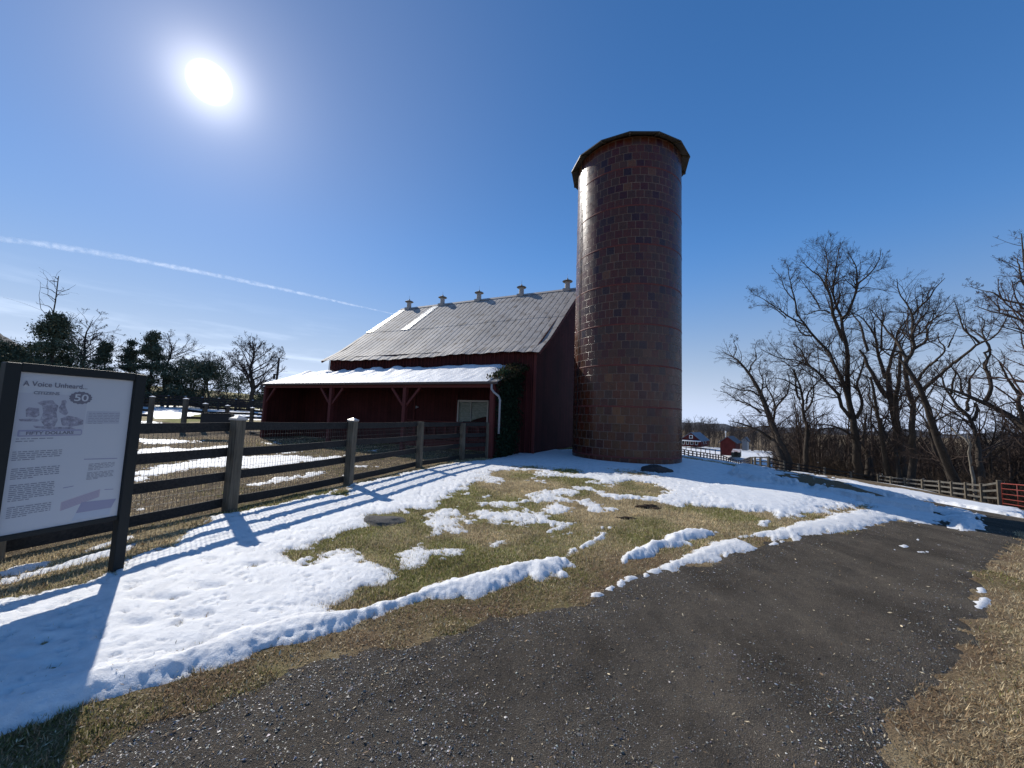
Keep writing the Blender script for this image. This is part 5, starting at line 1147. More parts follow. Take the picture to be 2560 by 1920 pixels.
q = ground(F3([(1930, 628)]))[0]; tag_p = MB(); tag_p.bar(q + [-.6, -.1, .16], q + [.6, .15, .16], .3, .05)
for s in (-.45, .45): tag_p.bar(q + [s, s * .2 - .12, .06], q + [s, s * .2 + .15, .06], .09, .16)
pl = tag_p.build('plank_step', MAT['oldrail'], None); tag(pl, 'low plank step lying at the left corner of the barn shelter', 'plank')

# ------------------------------------------------------------------ far farm buildings
MAT['farred'] = red_boards('far_red_boards', (.105, .020, .018), (.15, .030, .026)); MAT['slate'] = plain('blue_grey_roof', (.13, .16, .20), .6); MAT['darkroof'] = plain('dark_grey_roof', (.10, .10, .11), .7)
def far_house(name, label, L, Rr, Bk, base_y, eave_y, apex, D0, D1, roofmat, wallmat, cat='house'):
    """gable front between picture columns L and Rr (at range D0), right side running back to column Bk (range D1)"""
    p = lambda x, y, D: at(*HZ([(x, y)])[0], D)
    r0 = p(Rr, base_y, D0); l0 = p(L, base_y, D0); bk = p(Bk, base_y, D1); z0 = r0[2]; l0[2] = bk[2] = z0
    he = p(Rr, eave_y, D0)[2] - z0; hr = p(*apex, D0)[2] - z0; dv = bk - r0; wv = l0 - r0; Z = np.array([0, 0, 1.])
    t = np.clip(np.dot(p(apex[0], base_y, D0) - r0, wv) / np.dot(wv, wv), .3, .7); root = empty(name, r0, label, cat); W = np.linalg.norm(wv); Dp = np.linalg.norm(dv)
    quad_uv('gable_wall', [l0 - Z * .6, r0 - Z * .6, r0 + Z * he, r0 + wv * t + Z * hr, l0 + Z * he], [(0, 0), (W, 0), (W, he), (W * t, hr), (0, he)], wallmat, root, .1)
    quad_uv('gable_wall', [r0 + dv - Z * .6, l0 + dv - Z * .6, l0 + dv + Z * he, r0 + dv + wv * t + Z * hr, r0 + dv + Z * he], [(0, 0), (W, 0), (W, he), (W * t, hr), (0, he)], wallmat, root, .1)
    quad_uv('wall', [r0 - Z * .6, bk - Z * .6, bk + Z * he, r0 + Z * he], [(0, 0), (Dp, 0), (Dp, he), (0, he)], wallmat, root, .1)
    quad_uv('wall', [l0 + dv - Z * .6, l0 - Z * .6, l0 + Z * he, l0 + dv + Z * he], [(0, 0), (Dp, 0), (Dp, he), (0, he)], wallmat, root, .1)
    ap = r0 + wv * t + Z * hr; du = dv / Dp
    for e, nm in ((r0, 0), (l0, 1)):
        ee = e + Z * he; sl_ = (ee - ap); sl_ /= np.linalg.norm(sl_); ee = ee + sl_ * .45; mb = MB(); n_ = np.cross(du, sl_); n_ = n_ * np.sign(n_[2])
        c = [ap - du * .35, ee - du * .35, ee + dv + du * .35, ap + dv + du * .35]; mb.hexa([q + n_ * .02 for q in c] + [q + n_ * .16 for q in c]); mb.build('roof', roofmat, root)
    return root, r0, wv, dv, he, hr, t
root, r0, wv, dv, he, hr, t = far_house('farmhouse', 'distant red farmhouse with white porch and blue grey roof', 62, 430, 565, 512, 432, (262, 290), 155, 172, MAT['slate'], MAT['farred'])
w1 = wv / np.linalg.norm(wv); d1 = dv / np.linalg.norm(dv); out_ = np.cross(w1, (0, 0, 1)); out_ = out_ * np.sign(np.dot(out_, -r0)); Z = np.array([0, 0, 1.])
mb = MB(); c = [r0 + Z * (he + .15), r0 + wv + Z * (he + .15), r0 + wv + out_ * 1.8 + Z * (he - .1), r0 + out_ * 1.8 + Z * (he - .1)]; mb.hexa([q - Z * .16 for q in c] + c); po = mb.build('porch_roof', MAT['white'], root)
for k in range(6):
    q = r0 + wv * (.02 + .19 * k) + out_ * 1.7; mb = MB(); mb.bar(q - Z * .5, q + Z * (he - .15), .18, .18); mb.build('porch_post', MAT['white'], root)
def far_win(root, c, u, n, w, h, fr=.12):
    mb = MB(); mb.box(c + n * .08, u * (w / 2 + fr), n * .06, Z * (h / 2 + fr)); f_ = mb.build('window', MAT['white'], root); mb = MB(); mb.box(c + n * .15, u * w / 2, n * .012, Z * h / 2); mb.build('pane', MAT['dark'], f_)
far_win(root, r0 + wv * .46 + Z * (he + (hr - he) * .48), w1, out_, .8, .8, .2)
for k in (.2, .42, .62, .82): far_win(root, r0 + wv * k + Z * he * .5, w1, out_, .7, 1.1)
sn_ = np.cross(d1, Z); sn_ = sn_ * np.sign(np.dot(sn_, r0 - (r0 + wv)))
for k in (.35, .62): far_win(root, r0 + dv * k + Z * he * .58, d1, sn_, 1.1, .9)
root, r0, wv, dv, he, hr, t = far_house('small_barn', 'small windowless red barn with dark roof and white flue beyond the paddock', 765, 1030, 1115, 650, 462, (893, 362), 112, 121, MAT['darkroof'], MAT['farred'], 'barn')
q = r0 + wv * .75 + dv * .3 + Z * (hr - .3); mb = MB(); mb.tube([q, q + Z * 1.3], .09, 8); mb.tube([q + Z * 1.2, q + Z * 1.75], .16, 8); mb.build('flue', MAT['white'], root)
root, r0, wv, dv, he, hr, t = far_house('outbuilding', 'small pale white gabled outbuilding half hidden behind the leaning tree', 1140, 1232, 1262, 560, 424, (1192, 368), 122, 127, MAT['darkroof'], plain('aged_white_boards', (.36, .35, .33), .7), 'shed')
# low shed with rusty tin roof
p = lambda x, y, D: at(*HZ([(x, y)])[0], D)
c4 = [p(955, 627, 100), p(1110, 632, 100), p(1127, 578, 104), p(985, 572, 104)]; g4 = [np.array([c[0], c[1], p(1040, 690, 100)[2]]) for c in c4]
sh = empty('low_shed', (g4[0] + g4[1]) / 2, 'low dark shed with rust streaked tin roof before the small red barn', 'shed')
rm = M('rust_streaked_tin'); rv_ = rm.coord('Object', (1, 1, 1)); rn_ = rm.noise(rm.coord('Object', (1.3, .2, .2)), 2.2, 3); rm.col(rm.ramp(rn_, [(.42, (.42, .43, .44)), (.5, (.25, .10, .06)), (.56, (.45, .46, .47)), (.66, (.27, .12, .07))])).rough(.5)
mb = MB(); mb.hexa([q for q in c4] + [q + Z * .06 for q in c4]); mb.build('roof', rm.m, sh); mb = MB(); mb.hexa([q - Z * .3 for q in g4] + [q - Z * .03 for q in c4]); mb.build('wall', plain('dark_green_boards', (.018, .026, .024), .8), sh)
mb = MB(); mb.box((g4[0] + g4[1]) / 2 + Z * .5 + np.array([0, -.06, 0]), (g4[1] - g4[0]) * .18, (0, .03, 0), Z * .45); mb.build('door', MAT['dark'], sh)

# ------------------------------------------------------------------ woodland mass, undergrowth, tree lines
def wood_mass(name, xy, H, label, cat, mat, seed, nb=14, nt=5, spread=.45, rmin=.02):
    rng = np.random.default_rng(seed); xy = np.array(xy); N = len(xy); z = terrain(xy[:, 0], xy[:, 1]); H = np.array(H); n = 5
    P = np.empty((N, n, 3)); P[:, 0] = np.c_[xy, z - .3]; ln = rng.normal(0, .06, (N, 2))
    for j in range(1, n): P[:, j] = P[:, 0] + np.c_[ln * H[:, None] * j / (n - 1) + rng.normal(0, .02, (N, 2)) * H[:, None], H * j / (n - 1)]
    r0 = np.maximum(H * .013, rmin); Rr = r0[:, None] * np.linspace(1, .22, n)
    V, F, o_ = [], [], 0
    v, f = tubes(P, Rr, 5); V.append(v); F.append(f); o_ = len(v)
    lv = sprout(P, Rr, H, np.full(N, nb), rng, tmin=.25, ratio=spread, n=5, up=.25, kr=.55, wig=.22, rmin=rmin, ang=(30, 62), lmax=6)
    v, f = tubes(lv[0], lv[1], 3); V.append(v); F.append(f + o_); o_ += len(v)
    for q, rt in ((nt, .6), (nt, .6)):
        lv = sprout(lv[0], lv[1], lv[2], np.full(len(lv[0]), q), rng, tmin=.1, ratio=rt, n=3, up=.12, kr=.6, wig=.25, rmin=rmin * .8, ang=(25, 60)); v, f = tubes(lv[0], lv[1], 3); V.append(v); F.append(f + o_); o_ += len(v)
        if q <= 3: break
    o = np_mesh(name, np.concatenate(V), np.concatenate(F), mat); return tag(o, label, cat, kind='stuff')
rng = np.random.default_rng(77)
pts, hs = [], []
for k in range(150):                                        # taller wood just behind the named trees
    px = rng.uniform(1930, 2700); D = rng.uniform(66, 92); q = at(px, 1085, D); pts.append(q[:2]); hs.append(rng.uniform(6, 12) * (1.0 if px > 1990 else .7))
wood_mass('woodland', pts, hs, 'mass of thin bare trees standing behind the fence line', 'wood', MAT['twig'], 5, 12, 4, .42, .014)
pts, hs = [], []
for k in range(620):
    px = rng.uniform(1960, 2750); D = 85 + 130 * rng.random() ** .8; q = at(px, 1085, D); pts.append(q[:2]); hs.append(rng.uniform(5, 9.5))
wood_mass('far_woodland', pts, hs, 'brown leafless wood filling the valley at right', 'wood', plain('valley_twigs', (.052, .040, .031), .95, spec=.05), 6, 12, 3, .42, .03)
pts, hs = [], []
for k in range(420):                                        # brambles and saplings along the fence
    px = rng.uniform(1930, 2620); D = rng.uniform(58, 72) + max(0, min(4, (px - 1930) * .02)) if px < 2200 else rng.uniform(43 + (2500 - px) * .066, 70); q = at(px, 1150, D); pts.append(q[:2]); hs.append(rng.uniform(.8, 3.2))
wood_mass('undergrowth', pts, hs, 'tangled leafless undergrowth behind the right hand fences', 'undergrowth', plain('bramble', (.075, .055, .040), .95, spec=.05), 8, 9, 4, .6, .010)
pts, hs = [], []
for k in range(170):
    px = rng.uniform(1640, 1960); D = rng.uniform(185, 235); q = at(px, 1062, D); pts.append(q[:2]); hs.append(rng.uniform(8, 13.5))
wood_mass('treeline', pts, hs, 'grey leafless tree line behind the red farmhouse', 'wood', plain('grey_twigs', (.075, .062, .056), .95, spec=.05), 9, 14, 3, .45, .045)
pts, hs = [], []
for k in range(60):
    px = rng.uniform(-250, 760); D = rng.uniform(72, 95); q = at(px, 1010, D); pts.append(q[:2]); hs.append(rng.uniform(3, 6.0))
wood_mass('hedgerow', pts, hs, 'thin leafless hedgerow trees beyond the meadow fences', 'wood', MAT['lefttwig'], 10, 13, 4, .45, .018)
pts, hs = [], []
for k in range(260):
    px = rng.uniform(-250, 730); D = rng.uniform(60, 68); q = at(px, 1010, D); pts.append(q[:2]); hs.append(rng.uniform(.8, 2.1))
wood_mass('brush', pts, hs, 'brown brushy growth along the far meadow fence', 'brush', plain('brown_brush', (.085, .062, .050), .95, spec=.05), 11, 10, 5, .6, .014)

# named trees on the left
def at_xy(px, D): q = at(px, 1010, D); return q[0], q[1]
def hgt_(px, D, ytop): q = at(px, ytop, D); return q[2] - tz(q[0], q[1])
for (px, D, H, lab, sd_, kw) in [
    (190, 62, 758, 'tall twin stemmed bare tree right of the ivy dark conifer', 31, dict(spread=.42, fork=.35, nl=9)),
    (160, 58, 820, 'thin bare tree close beside the tall twin stemmed one at left', 32, dict(spread=.3, nl=5)),
    (405, 60, 803, 'bare tree with an upright trunk rising behind the dark conifers', 33, dict(spread=.36, fork=.3, nl=9)),
    (512, 64, 862, 'broad rounded bare tree above the low dark bushy evergreen', 34, dict(spread=.62, fork=.2, nl=9)),
    (622, 54, 822, 'single round crowned bare tree left of the barn', 35, dict(spread=.52, fork=.28, nl=12, w=.03)),
    (592, 66, 915, 'small slender bare tree just left of the round crowned tree', 36, dict(spread=.35, nl=5)),
    (565, 66, 925, 'spindly sapling between the dark bush and the round crowned tree', 37, dict(spread=.35, nl=5))]:
    x, y = at_xy(px, D); grown('bare_tree', x, y, hgt_(px, D, H) * .95, lab, sd_, group='bare trees along the left meadow', tmat=MAT['lefttwig'], rmin=.0095, dens=(2.2, 4.5, 4, 3.2), **kw)
MAT['needle'] = attr_mat('cedar_needles', .9, .1)
def conifer(px, D, ytop, W, label, seed, shape='cone', n=9000, group='dark evergreens at left'):
    H = hgt_(px, D, ytop); W = W * 1.0; rng = np.random.default_rng(seed); x, y = at_xy(px, D); g = tz(x, y); root = empty('evergreen_tree', (x, y, g), label, 'evergreen', group)
    mb = MB(); mb.tube([(x, y, g - .3), (x + .1, y, g + H * .4), (x, y + .1, g + H * .9)], [H * .025, H * .016, .03], 8); mb.build('trunk', MAT['bark'], root, smooth=True)
    nb = 46; bt = rng.random(nb) ** .95; ba = rng.uniform(0, 2 * PI, nb)
    rad = (W / 2) * ((1 - bt) ** .8 if shape == 'cone' else np.sqrt(np.clip(1 - (bt * 1.02 - .25) ** 2 / .75, .02, 1))) * rng.uniform(.42, 1.3, nb)
    k = rng.integers(0, nb, n); u = rng.random(n) ** .55
    c = np.stack([np.cos(ba[k]) * rad[k] * u, np.sin(ba[k]) * rad[k] * u, H * (.06 + .92 * bt[k]) + rad[k] * u * .18], 1) + rng.normal(0, 1, (n, 3)) * (W * .035 + .07) * np.array([1, 1, .7])
    c[:, 2] = np.clip(c[:, 2], .15, None); s = rng.uniform(.08, .20, n)[:, None]
    d = rng.normal(size=(n, 3)); d[:, 2] += .4; d /= np.linalg.norm(d, axis=1, keepdims=True); e = np.cross(d, rng.normal(size=(n, 3))); e /= np.linalg.norm(e, axis=1, keepdims=True)
    P = np.array([x, y, g]); V = np.stack([P + c - e * s * .35, P + c + e * s * .35, P + c + d * s * 1.5], 1).reshape(-1, 3)
    tone = rng.uniform(.6, 1.5, n)[:, None] * np.array([[.070, .092, .064]]); tone[rng.random(n) < .12] *= np.array([2.0, 1.3, 1.0])  # needle green lightened, imitating a veil of glare over the trees
    np_mesh('crown', V, np.arange(3 * n).reshape(-1, 3), MAT['needle'], root, attrs={'tint': np.repeat(tone, 3, 0)})
conifer(112, 55, 782, 6.6, 'tallest dark conifer at the far left, beside the dead snag', 41, n=14000)
conifer(48, 57, 862, 7.5, 'broad dark conifer at the left edge above the information board', 42, 'round', n=12000)
conifer(-30, 56, 890, 7.0, 'dark evergreen cut by the left edge of the picture', 43, 'round', n=8000)
conifer(247, 58, 855, 4.0, 'narrow dark conifer between tall bare tree and conifer pair', 44, n=6000)
conifer(312, 59, 850, 4.2, 'dark ragged conifer touching the wider one at its right', 45, n=7000)
conifer(366, 57, 828, 5.4, 'wide dense conifer in front of the upright bare tree', 46, n=12000)
conifer(505, 56, 912, 7.6, 'low broad dark bushy evergreen behind the meadow fence', 47, 'round', n=13000)
conifer(436, 58, 922, 3.8, 'small evergreen between the dense conifer and the low bushy one', 48, 'round', n=5000)
conifer(668, 56, 972, 4.0, 'low green bush just left of the barn shelter corner', 49, 'round', n=4000)
rng = np.random.default_rng(50)
sn_l = [px_limb(LH, [(400, 700), (405, 470), (430, 330), (440, 250), (450, 155)], 56, 6, 2.2, rng, tobase=True)]
for p_ in ([(430, 345), (380, 305), (315, 280)], [(435, 290), (380, 255), (310, 238)], [(440, 268), (490, 268), (535, 255)], [(437, 295), (480, 300), (515, 290)], [(445, 200), (400, 190), (375, 195)], [(405, 430), (380, 390), (330, 375), (280, 365)], [(445, 180), (420, 160), (405, 158)]): sn_l.append(px_limb(LH, p_, 56, 2.2, .9, rng))
tree_from('dead_tree', sn_l, sn_l[0][0][0] + [0, 0, .3], 'dead snag with a few bare side branches above the tallest conifer', 'tree', seed=51, dens=(.5, 1.2, 0, 0), tmat=MAT['lefttwig'])
# utility pole
q = at(690, 948, 74); g = tz(q[0], q[1]); top = at(694.5, 894, 74)
up_ = empty('utility_pole', (q[0], q[1], g), 'dark wooden utility pole behind the barn shelter roof', 'pole'); mb = MB(); mb.tube([(q[0], q[1], g - .3), (q[0] + .2, q[1], top[2])], [.21, .15], 10); mb.build('pole', MAT['rail'], up_)
mb = MB(); mb.tube([(q[0] - .25, q[1] - .15, top[2] - 3.6), (q[0] - .25, q[1] - .15, top[2] - 2.7)], .17, 10); mb.build('transformer', MAT['rail'], up_)

# ------------------------------------------------------------------ ivy on the shelter's end wall
rng = np.random.default_rng(60); n = 7500
V_ = np.clip(rng.normal(1.0, .42, n), .02, 2.2); zz = rng.uniform(-.05, 3.5, n); wob = .35 * np.sin(zz * 2.1) + .2 * np.sin(zz * 5.3)
V_ = np.clip(V_ * (1.0 + .25 * (zz / 3.5)) + wob * .5 * (zz / 3.5) - .12 * (zz < 1.2), .03, 2.35); c = np.stack([np.array(B(-.06, 0, 0))[0] + BW[0] * V_, np.array(B(-.06, 0, 0))[1] + BW[1] * V_, zz], 1); lift = np.abs(rng.normal(.05, .04, n))[:, None]; c[:, :2] -= BU * lift
m2 = 2600; U2 = rng.uniform(-.35, .55, m2) ; V2 = np.clip(rng.normal(1.5, .55, m2), .2, 2.4); z2 = HE + (HT - HE) * (V2 + .12) / (DL + .12) + np.abs(rng.normal(.04, .10, m2)) - .35 * np.clip(-U2, 0, 1)
c2 = np.concatenate([BO + U2[:, None] * BU + V2[:, None] * BW, z2[:, None]], 1); c = np.concatenate([c, c2]); n = len(c)
s = rng.uniform(.025, .06, n)[:, None]; nn = np.array([-BU[0], -BU[1], .35]) + rng.normal(0, .5, (n, 3)); nn /= np.linalg.norm(nn, axis=1, keepdims=True); e = np.cross(nn, rng.normal(size=(n, 3))); e /= np.linalg.norm(e, axis=1, keepdims=True); d = np.cross(nn, e)
V = np.stack([c - d * s, c + e * s * .8, c + d * s * 1.1, c - e * s * .8], 1).reshape(-1, 3); tone = rng.uniform(.5, 1.6, n)[:, None] * np.array([[.020, .038, .022]])
tone[-m2:] = rng.uniform(.5, 1.5, m2)[:, None] * np.where(rng.random(m2)[:, None] < .5, np.array([[.06, .045, .025]]), np.array([[.035, .045, .022]]))
ivy = empty('ivy', B(-.06, 1, 0), 'dark ivy climbing the end wall of the barn shelter and spilling onto its roof corner', 'ivy')
np_mesh('leaves', V, np.arange(4 * n).reshape(-1, 4), MAT['blade'], ivy, attrs={'tint': np.repeat(tone, 4, 0)})
mb = MB()
for k in range(46):
    b = B(rng.uniform(-.3, .5), rng.uniform(.6, 2.3), 0); b[2] = lean(0, np.dot(b[:2] - BO, BW)); d = np.array([rng.normal(0, .5), rng.normal(0, .3), rng.uniform(.3, 1)]); L = rng.uniform(.2, .55)
    mb.tube([b, b + d * L * .5, b + d * L + [rng.normal(0, .08), 0, -.1 * rng.random()]], [.009, .006, .003], 4)
for k in range(16):
    v0 = rng.uniform(.4, 1.6); mb.tube([B(-.06, v0 + .15 * math.sin(z * 1.7 + k) * z / 3, z) for z in np.linspace(-.1, rng.uniform(2, 3.5), 8)], .012, 5)
mb.build('stems', MAT['bark'], ivy)

# ------------------------------------------------------------------ stones and soil heaps on the lawn
def lumpy(name, label, cat, pxy, size, hgt, mat, seed, reg=R7, nu=40, nv=14, rough=.25):
    q = ground(reg([pxy]))[0]; rng = np.random.default_rng(seed); V = []
    for i in range(nv + 1):
        ph = i / nv * PI * .5
        for j in range(nu):
            a = 2 * PI * j / nu; x, y = math.cos(a) * math.cos(ph), math.sin(a) * math.cos(ph); k = 1 + rough * float(fbm(np.array([x * 1.6 + seed]), np.array([y * 1.6 + ph * 2]), seed, 4)[0])
            V.append((x * size[0] * k, y * size[1] * k, math.sin(ph) ** 1.2 * hgt * k - .05))
    i = np.arange((nv + 1) * nu).reshape(nv + 1, nu); j = np.roll(i, -1, 1); f = np.stack([i[:-1], j[:-1], j[1:], i[1:]], -1).reshape(-1, 4)
    o = np_mesh(name, V, f, mat, smooth=True); o.location = (q[0], q[1], q[2] + .02); return tag(o, label, cat)
sm = M('dark_rock'); sv = sm.coord('Object'); s1_ = sm.noise(sv, 6, 6, .7); sm.col(sm.ramp(s1_, [(.3, (.018, .017, .018)), (.7, (.055, .050, .048))])).rough(.8); sm.bump(s1_, .7, .05)
gmn = M('gravel_heap'); gv = gmn.coord('Object'); g1_ = gmn.noise(gv, 45, 5, .8); gmn.col(gmn.ramp(g1_, [(.3, (.055, .05, .045)), (.55, (.14, .13, .115)), (.75, (.30, .28, .25))])).rough(.95); gmn.bump(g1_, 1, .03)
dm = M('dug_soil'); dvv = dm.coord('Object'); d1_ = dm.noise(dvv, 22, 5, .75); dm.col(dm.ramp(d1_, [(.3, (.028, .017, .010)), (.7, (.085, .052, .030))])).rough(1); dm.bump(d1_, 1, .05)
lumpy('boulder', 'flat dark boulder lying in the silo shade on the snow', 'rock', (985, 172), (.55, .26), .24, sm.m, 3)
lumpy('gravel_heap', 'low grey gravel heap half sunk in the lawn by the fence shadows', 'gravel heap', (895, 490), (.36, .30), .10, gmn.m, 4, R6)
lumpy('molehill', 'dark brown molehill on the dry lawn below the long snow ridge', 'molehill', (940, 435), (.24, .15), .10, dm.m, 5, rough=.5)
lumpy('molehill', 'flat scraped molehill of dark soil nearer the path than the other', 'molehill', (770, 512), (.27, .09), .05, dm.m, 6, rough=.5)

# ------------------------------------------------------------------ grass, straw litter, loose stones
rng = np.random.default_rng(99)
_j0 = int(np.argmin(np.abs(np.degrees(PHI) + 62)))
def look(r, ph, *arr):
    i = np.clip(np.searchsorted(RR, r), 0, len(RR) - 1); j = np.clip(_j0 + np.round((np.degrees(ph) + 62) / .17).astype(int), 0, len(PHI) - 1)
    return [a[i, j] for a in arr]
def scatter(n, r0, r1, power=1.0, a0=-60, a1=60):
    u = rng.random(n); r = r0 * (r1 / r0) ** (u ** power); ph = np.radians(rng.uniform(a0, a1, n)); return r, ph, r * np.sin(ph), r * np.cos(ph)
r, ph, x, y = scatter(1150000, 1.15, 24, .9)
rs, hs_, zg, mu, gr, pa, hd_ = look(r, ph, RSD, HSN, ZG, mul, green, paddock, HSD)
cl_ = fbm(x * 5, y * 5, 101, 3); keep = (hd_ < -.1) & (rs < -.02 + .12 * cl_) & (hs_ < .010 + .022 * (rng.random(len(r)) < .35)) & (rng.random(len(r)) < np.where(pa > .5, .35, 1) * np.clip(1.0 + .8 * cl_, .15, 1) * np.where(mu > .6, .55, 1))
r, x, y, zg, mu, gr, pa, cl_ = (a[keep] for a in (r, x, y, zg, mu, gr, pa, cl_)); n = len(r)
hgt = rng.uniform(.009, .027, n) * (1 + r * .07) * (1 + .5 * np.clip(cl_, 0, 1)); w = rng.uniform(.0011, .0026, n) * (1 + r * .20); a = rng.uniform(0, 2 * PI, n)
ti = rng.uniform(.25, 1.6, n) * np.where(mu > .5, 1.6, 1); d = np.stack([np.cos(a) * ti, np.sin(a) * ti, np.ones(n)], 1); d /= np.linalg.norm(d, axis=1, keepdims=True)
e = np.stack([-np.sin(a), np.cos(a), np.zeros(n)], 1); b = np.stack([x, y, zg - .004], 1)
V = np.stack([b - e * w[:, None], b + e * w[:, None], b + d * hgt[:, None] * 1.35], 1).reshape(-1, 3)
g2_ = np.clip(gr * .85 + .45 * fbm(x * 1.3, y * 1.3, 102, 3), 0, 1); t = rng.random(n)
colr = np.where((t < g2_ * .75)[:, None], np.array([[.27, .265, .085]]), np.array([[.68, .55, .34]])) * (rng.uniform(.35, 1.35, n) * np.clip(.95 + .5 * fbm(x * 2.6, y * 2.6, 103, 3), .4, 1.4))[:, None]
br_ = (rng.random(n) < .14 + .5 * mu)[:, None]; colr = np.where(br_, np.array([[.33, .225, .13]]) * rng.uniform(.5, 1.5, n)[:, None], colr)
o = np_mesh('grass', V, np.arange(3 * n).reshape(-1, 3), MAT['blade'], attrs={'tint': np.repeat(colr, 3, 0)}); tag(o, 'short matted winter grass, olive and straw coloured', 'grass', kind='stuff')

r, ph, x, y = scatter(170000, 1.15, 13, .9)
rs, hs_, zg, zp, mu = look(r, ph, RSD, HSN, ZG, ZP, mul)
dn = np.where(rs < 0, np.clip(1.15 + rs * 1.1, 0, 1) * np.where(x > 1.5, .38, .7), np.exp(-rs / .35) * .22 + .013 * np.clip(1 + fbm(x * .9, y * .9, 110, 3) * 2.2, 0, 3) * (r < 9))
(zs_,) = look(r, ph, ZS); onsnow = (hs_ > .008) & (rng.random(len(r)) < .006 + .028 * (fbm(x * 1.4, y * 1.4, 111, 3) > .25)); keep = ((hs_ < .0) & (rng.random(len(r)) < dn)) | onsnow; r, x, y, z = r[keep], x[keep], y[keep], np.where(onsnow, zs_, np.maximum(zg, zp))[keep]; n = len(r)
L = rng.uniform(.003, .0115, n) * rng.uniform(.5, 1.3, n) * (1 + .07 * r); W = L * rng.uniform(.12, .34, n); a = rng.uniform(0, PI, n); tl = rng.normal(0, .35, n)
e1 = np.stack([np.cos(a), np.sin(a), tl], 1); e2 = np.stack([-np.sin(a), np.cos(a), rng.normal(0, .4, n)], 1); c = np.stack([x, y, z + .004 + L * np.abs(tl)], 1)
V = np.stack([c - e1 * L[:, None], c + e2 * W[:, None], c + e1 * L[:, None], c - e2 * W[:, None]], 1).reshape(-1, 3)
t = rng.random(n)[:, None]; colr = np.where(t < .38, np.array([[.62, .51, .33]]), np.where(t < .8, np.array([[.30, .20, .11]]), np.array([[.10, .055, .028]]))) * rng.uniform(.6, 1.25, n)[:, None]
o = np_mesh('straw_litter', V, np.arange(4 * n).reshape(-1, 4), MAT['straw'], attrs={'tint': np.repeat(colr, 4, 0)}); tag(o, 'dry leaf and straw scraps scattered along the gravel edge', 'litter', kind='stuff')

r, ph, x, y = scatter(300000, 1.1, 13, 1.0)
rs, hs_, zp = look(r, ph, RSD, HSN, ZP)
cn_ = fbm(x * 1.1, y * 1.1, 120, 4); dn = np.clip(.10 + .9 * np.clip(cn_ - .05, 0, 1) + .8 * np.exp(-((rs - .15) / .22) ** 2), 0, 1)
dn = dn * np.where(rs < 0, np.exp(rs / .12) * .7, 1); keep = (rs > -.4) & (hs_ < 0) & (rng.random(len(r)) < dn); r, x, y, zp = r[keep], x[keep], y[keep], zp[keep]; n = len(r)
s = np.minimum(rng.lognormal(math.log(.0021), .5, n), .0075) * (1 + .07 * r); oc = np.array([[1, 0, 0], [-1, 0, 0], [0, 1, 0], [0, -1, 0], [0, 0, 1], [0, 0, -1]], float)
ax = rng.uniform(.6, 1.4, (n, 1, 3)) * np.array([1, 1, .40]); a = rng.uniform(0, PI, n); ca, sa = np.cos(a), np.sin(a); q = oc[None] * ax * rng.uniform(.55, 1.35, (n, 6, 1)) + rng.normal(0, .2, (n, 6, 3)); q = np.stack([q[..., 0] * ca[:, None] - q[..., 1] * sa[:, None], q[..., 0] * sa[:, None] + q[..., 1] * ca[:, None], q[..., 2]], -1)
V = (np.stack([x, y, zp + s * .3], 1)[:, None] + q * s[:, None, None]).reshape(-1, 3)
tri = np.array([[0, 2, 4], [2, 1, 4], [1, 3, 4], [3, 0, 4], [2, 0, 5], [1, 2, 5], [3, 1, 5], [0, 3, 5]]); F_ = (np.arange(n)[:, None, None] * 6 + tri[None]).reshape(-1, 3)
colr = np.clip(rng.lognormal(math.log(.15), .6, n), .04, .6)[:, None] * np.array([[1.0, .96, .90]]) * (1 + rng.normal(0, .06, (n, 3)))
o = np_mesh('loose_gravel', V, F_, MAT['stone'], attrs={'tint': np.repeat(colr, 6, 0)}); tag(o, 'loose grey gravel stones lying on the dark path', 'gravel', kind='stuff')

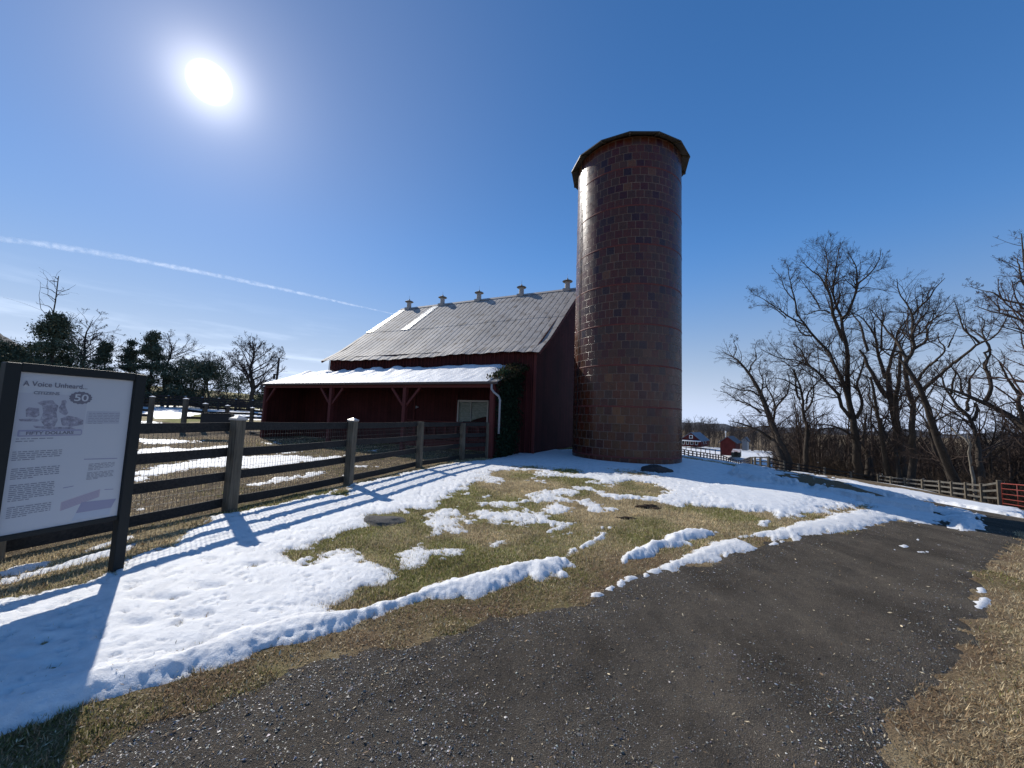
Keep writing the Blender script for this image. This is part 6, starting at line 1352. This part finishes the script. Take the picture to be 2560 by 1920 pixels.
# ------------------------------------------------------------------ contrail high over the left
pp = [(-420, 560), (0, 597), (240, 632), (480, 676), (700, 722), (880, 762), (985, 785)]
q = []
for (px, py) in pp: rr_ = ray(px, py); q.append(EYE + rr_ * (2400 / rr_[2]))
Q, rad, _L = resample(q, (80, 62, 55, 50, 44, 34, 10), 160)
V, f = tubes(Q[None], (rad * (1 + .25 * fbm(np.arange(160) * .3, np.zeros(160), 130, 3)))[None], 16)
cm = bpy.data.materials.new('vapour'); cm.use_nodes = True; ct = cm.node_tree; ct.nodes.clear()
def cnode(t): return ct.nodes.new(t)
co_, tr_, tl_, mx_ = cnode('ShaderNodeOutputMaterial'), cnode('ShaderNodeBsdfTransparent'), cnode('ShaderNodeBsdfTranslucent'), cnode('ShaderNodeMixShader')
tl_.inputs['Color'].default_value = (.95, .97, 1, 1)
lw = cnode('ShaderNodeLayerWeight'); lw.inputs['Blend'].default_value = .5; iv = cnode('ShaderNodeMath'); iv.operation = 'SUBTRACT'; iv.inputs[0].default_value = 1; ct.links.new(lw.outputs['Facing'], iv.inputs[1])
pw_ = cnode('ShaderNodeMath'); pw_.operation = 'POWER'; pw_.inputs[1].default_value = 1.6; ct.links.new(iv.outputs[0], pw_.inputs[0])
tcn = cnode('ShaderNodeTexCoord'); nz = cnode('ShaderNodeTexNoise'); nz.inputs['Scale'].default_value = .012; nz.inputs['Detail'].default_value = 5; ct.links.new(tcn.outputs['Object'], nz.inputs['Vector'])
ml = cnode('ShaderNodeMath'); ml.operation = 'MULTIPLY'; nr_ = cnode('ShaderNodeMapRange'); nr_.inputs['From Min'].default_value = .36; nr_.inputs['From Max'].default_value = .66; ct.links.new(nz.outputs['Fac'], nr_.inputs['Value']); ct.links.new(pw_.outputs[0], ml.inputs[0]); ct.links.new(nr_.outputs[0], ml.inputs[1]); m2_ = cnode('ShaderNodeMath'); m2_.operation = 'MULTIPLY'; m2_.inputs[1].default_value = .15; ct.links.new(ml.outputs[0], m2_.inputs[0])
ct.links.new(m2_.outputs[0], mx_.inputs[0]); ct.links.new(tr_.outputs[0], mx_.inputs[1]); ct.links.new(tl_.outputs[0], mx_.inputs[2]); ct.links.new(mx_.outputs[0], co_.inputs['Surface'])
o = np_mesh('contrail', V, f, cm, smooth=True); tag(o, 'thin white contrail slanting down across the sky below the sun', 'contrail'); o.visible_shadow = True
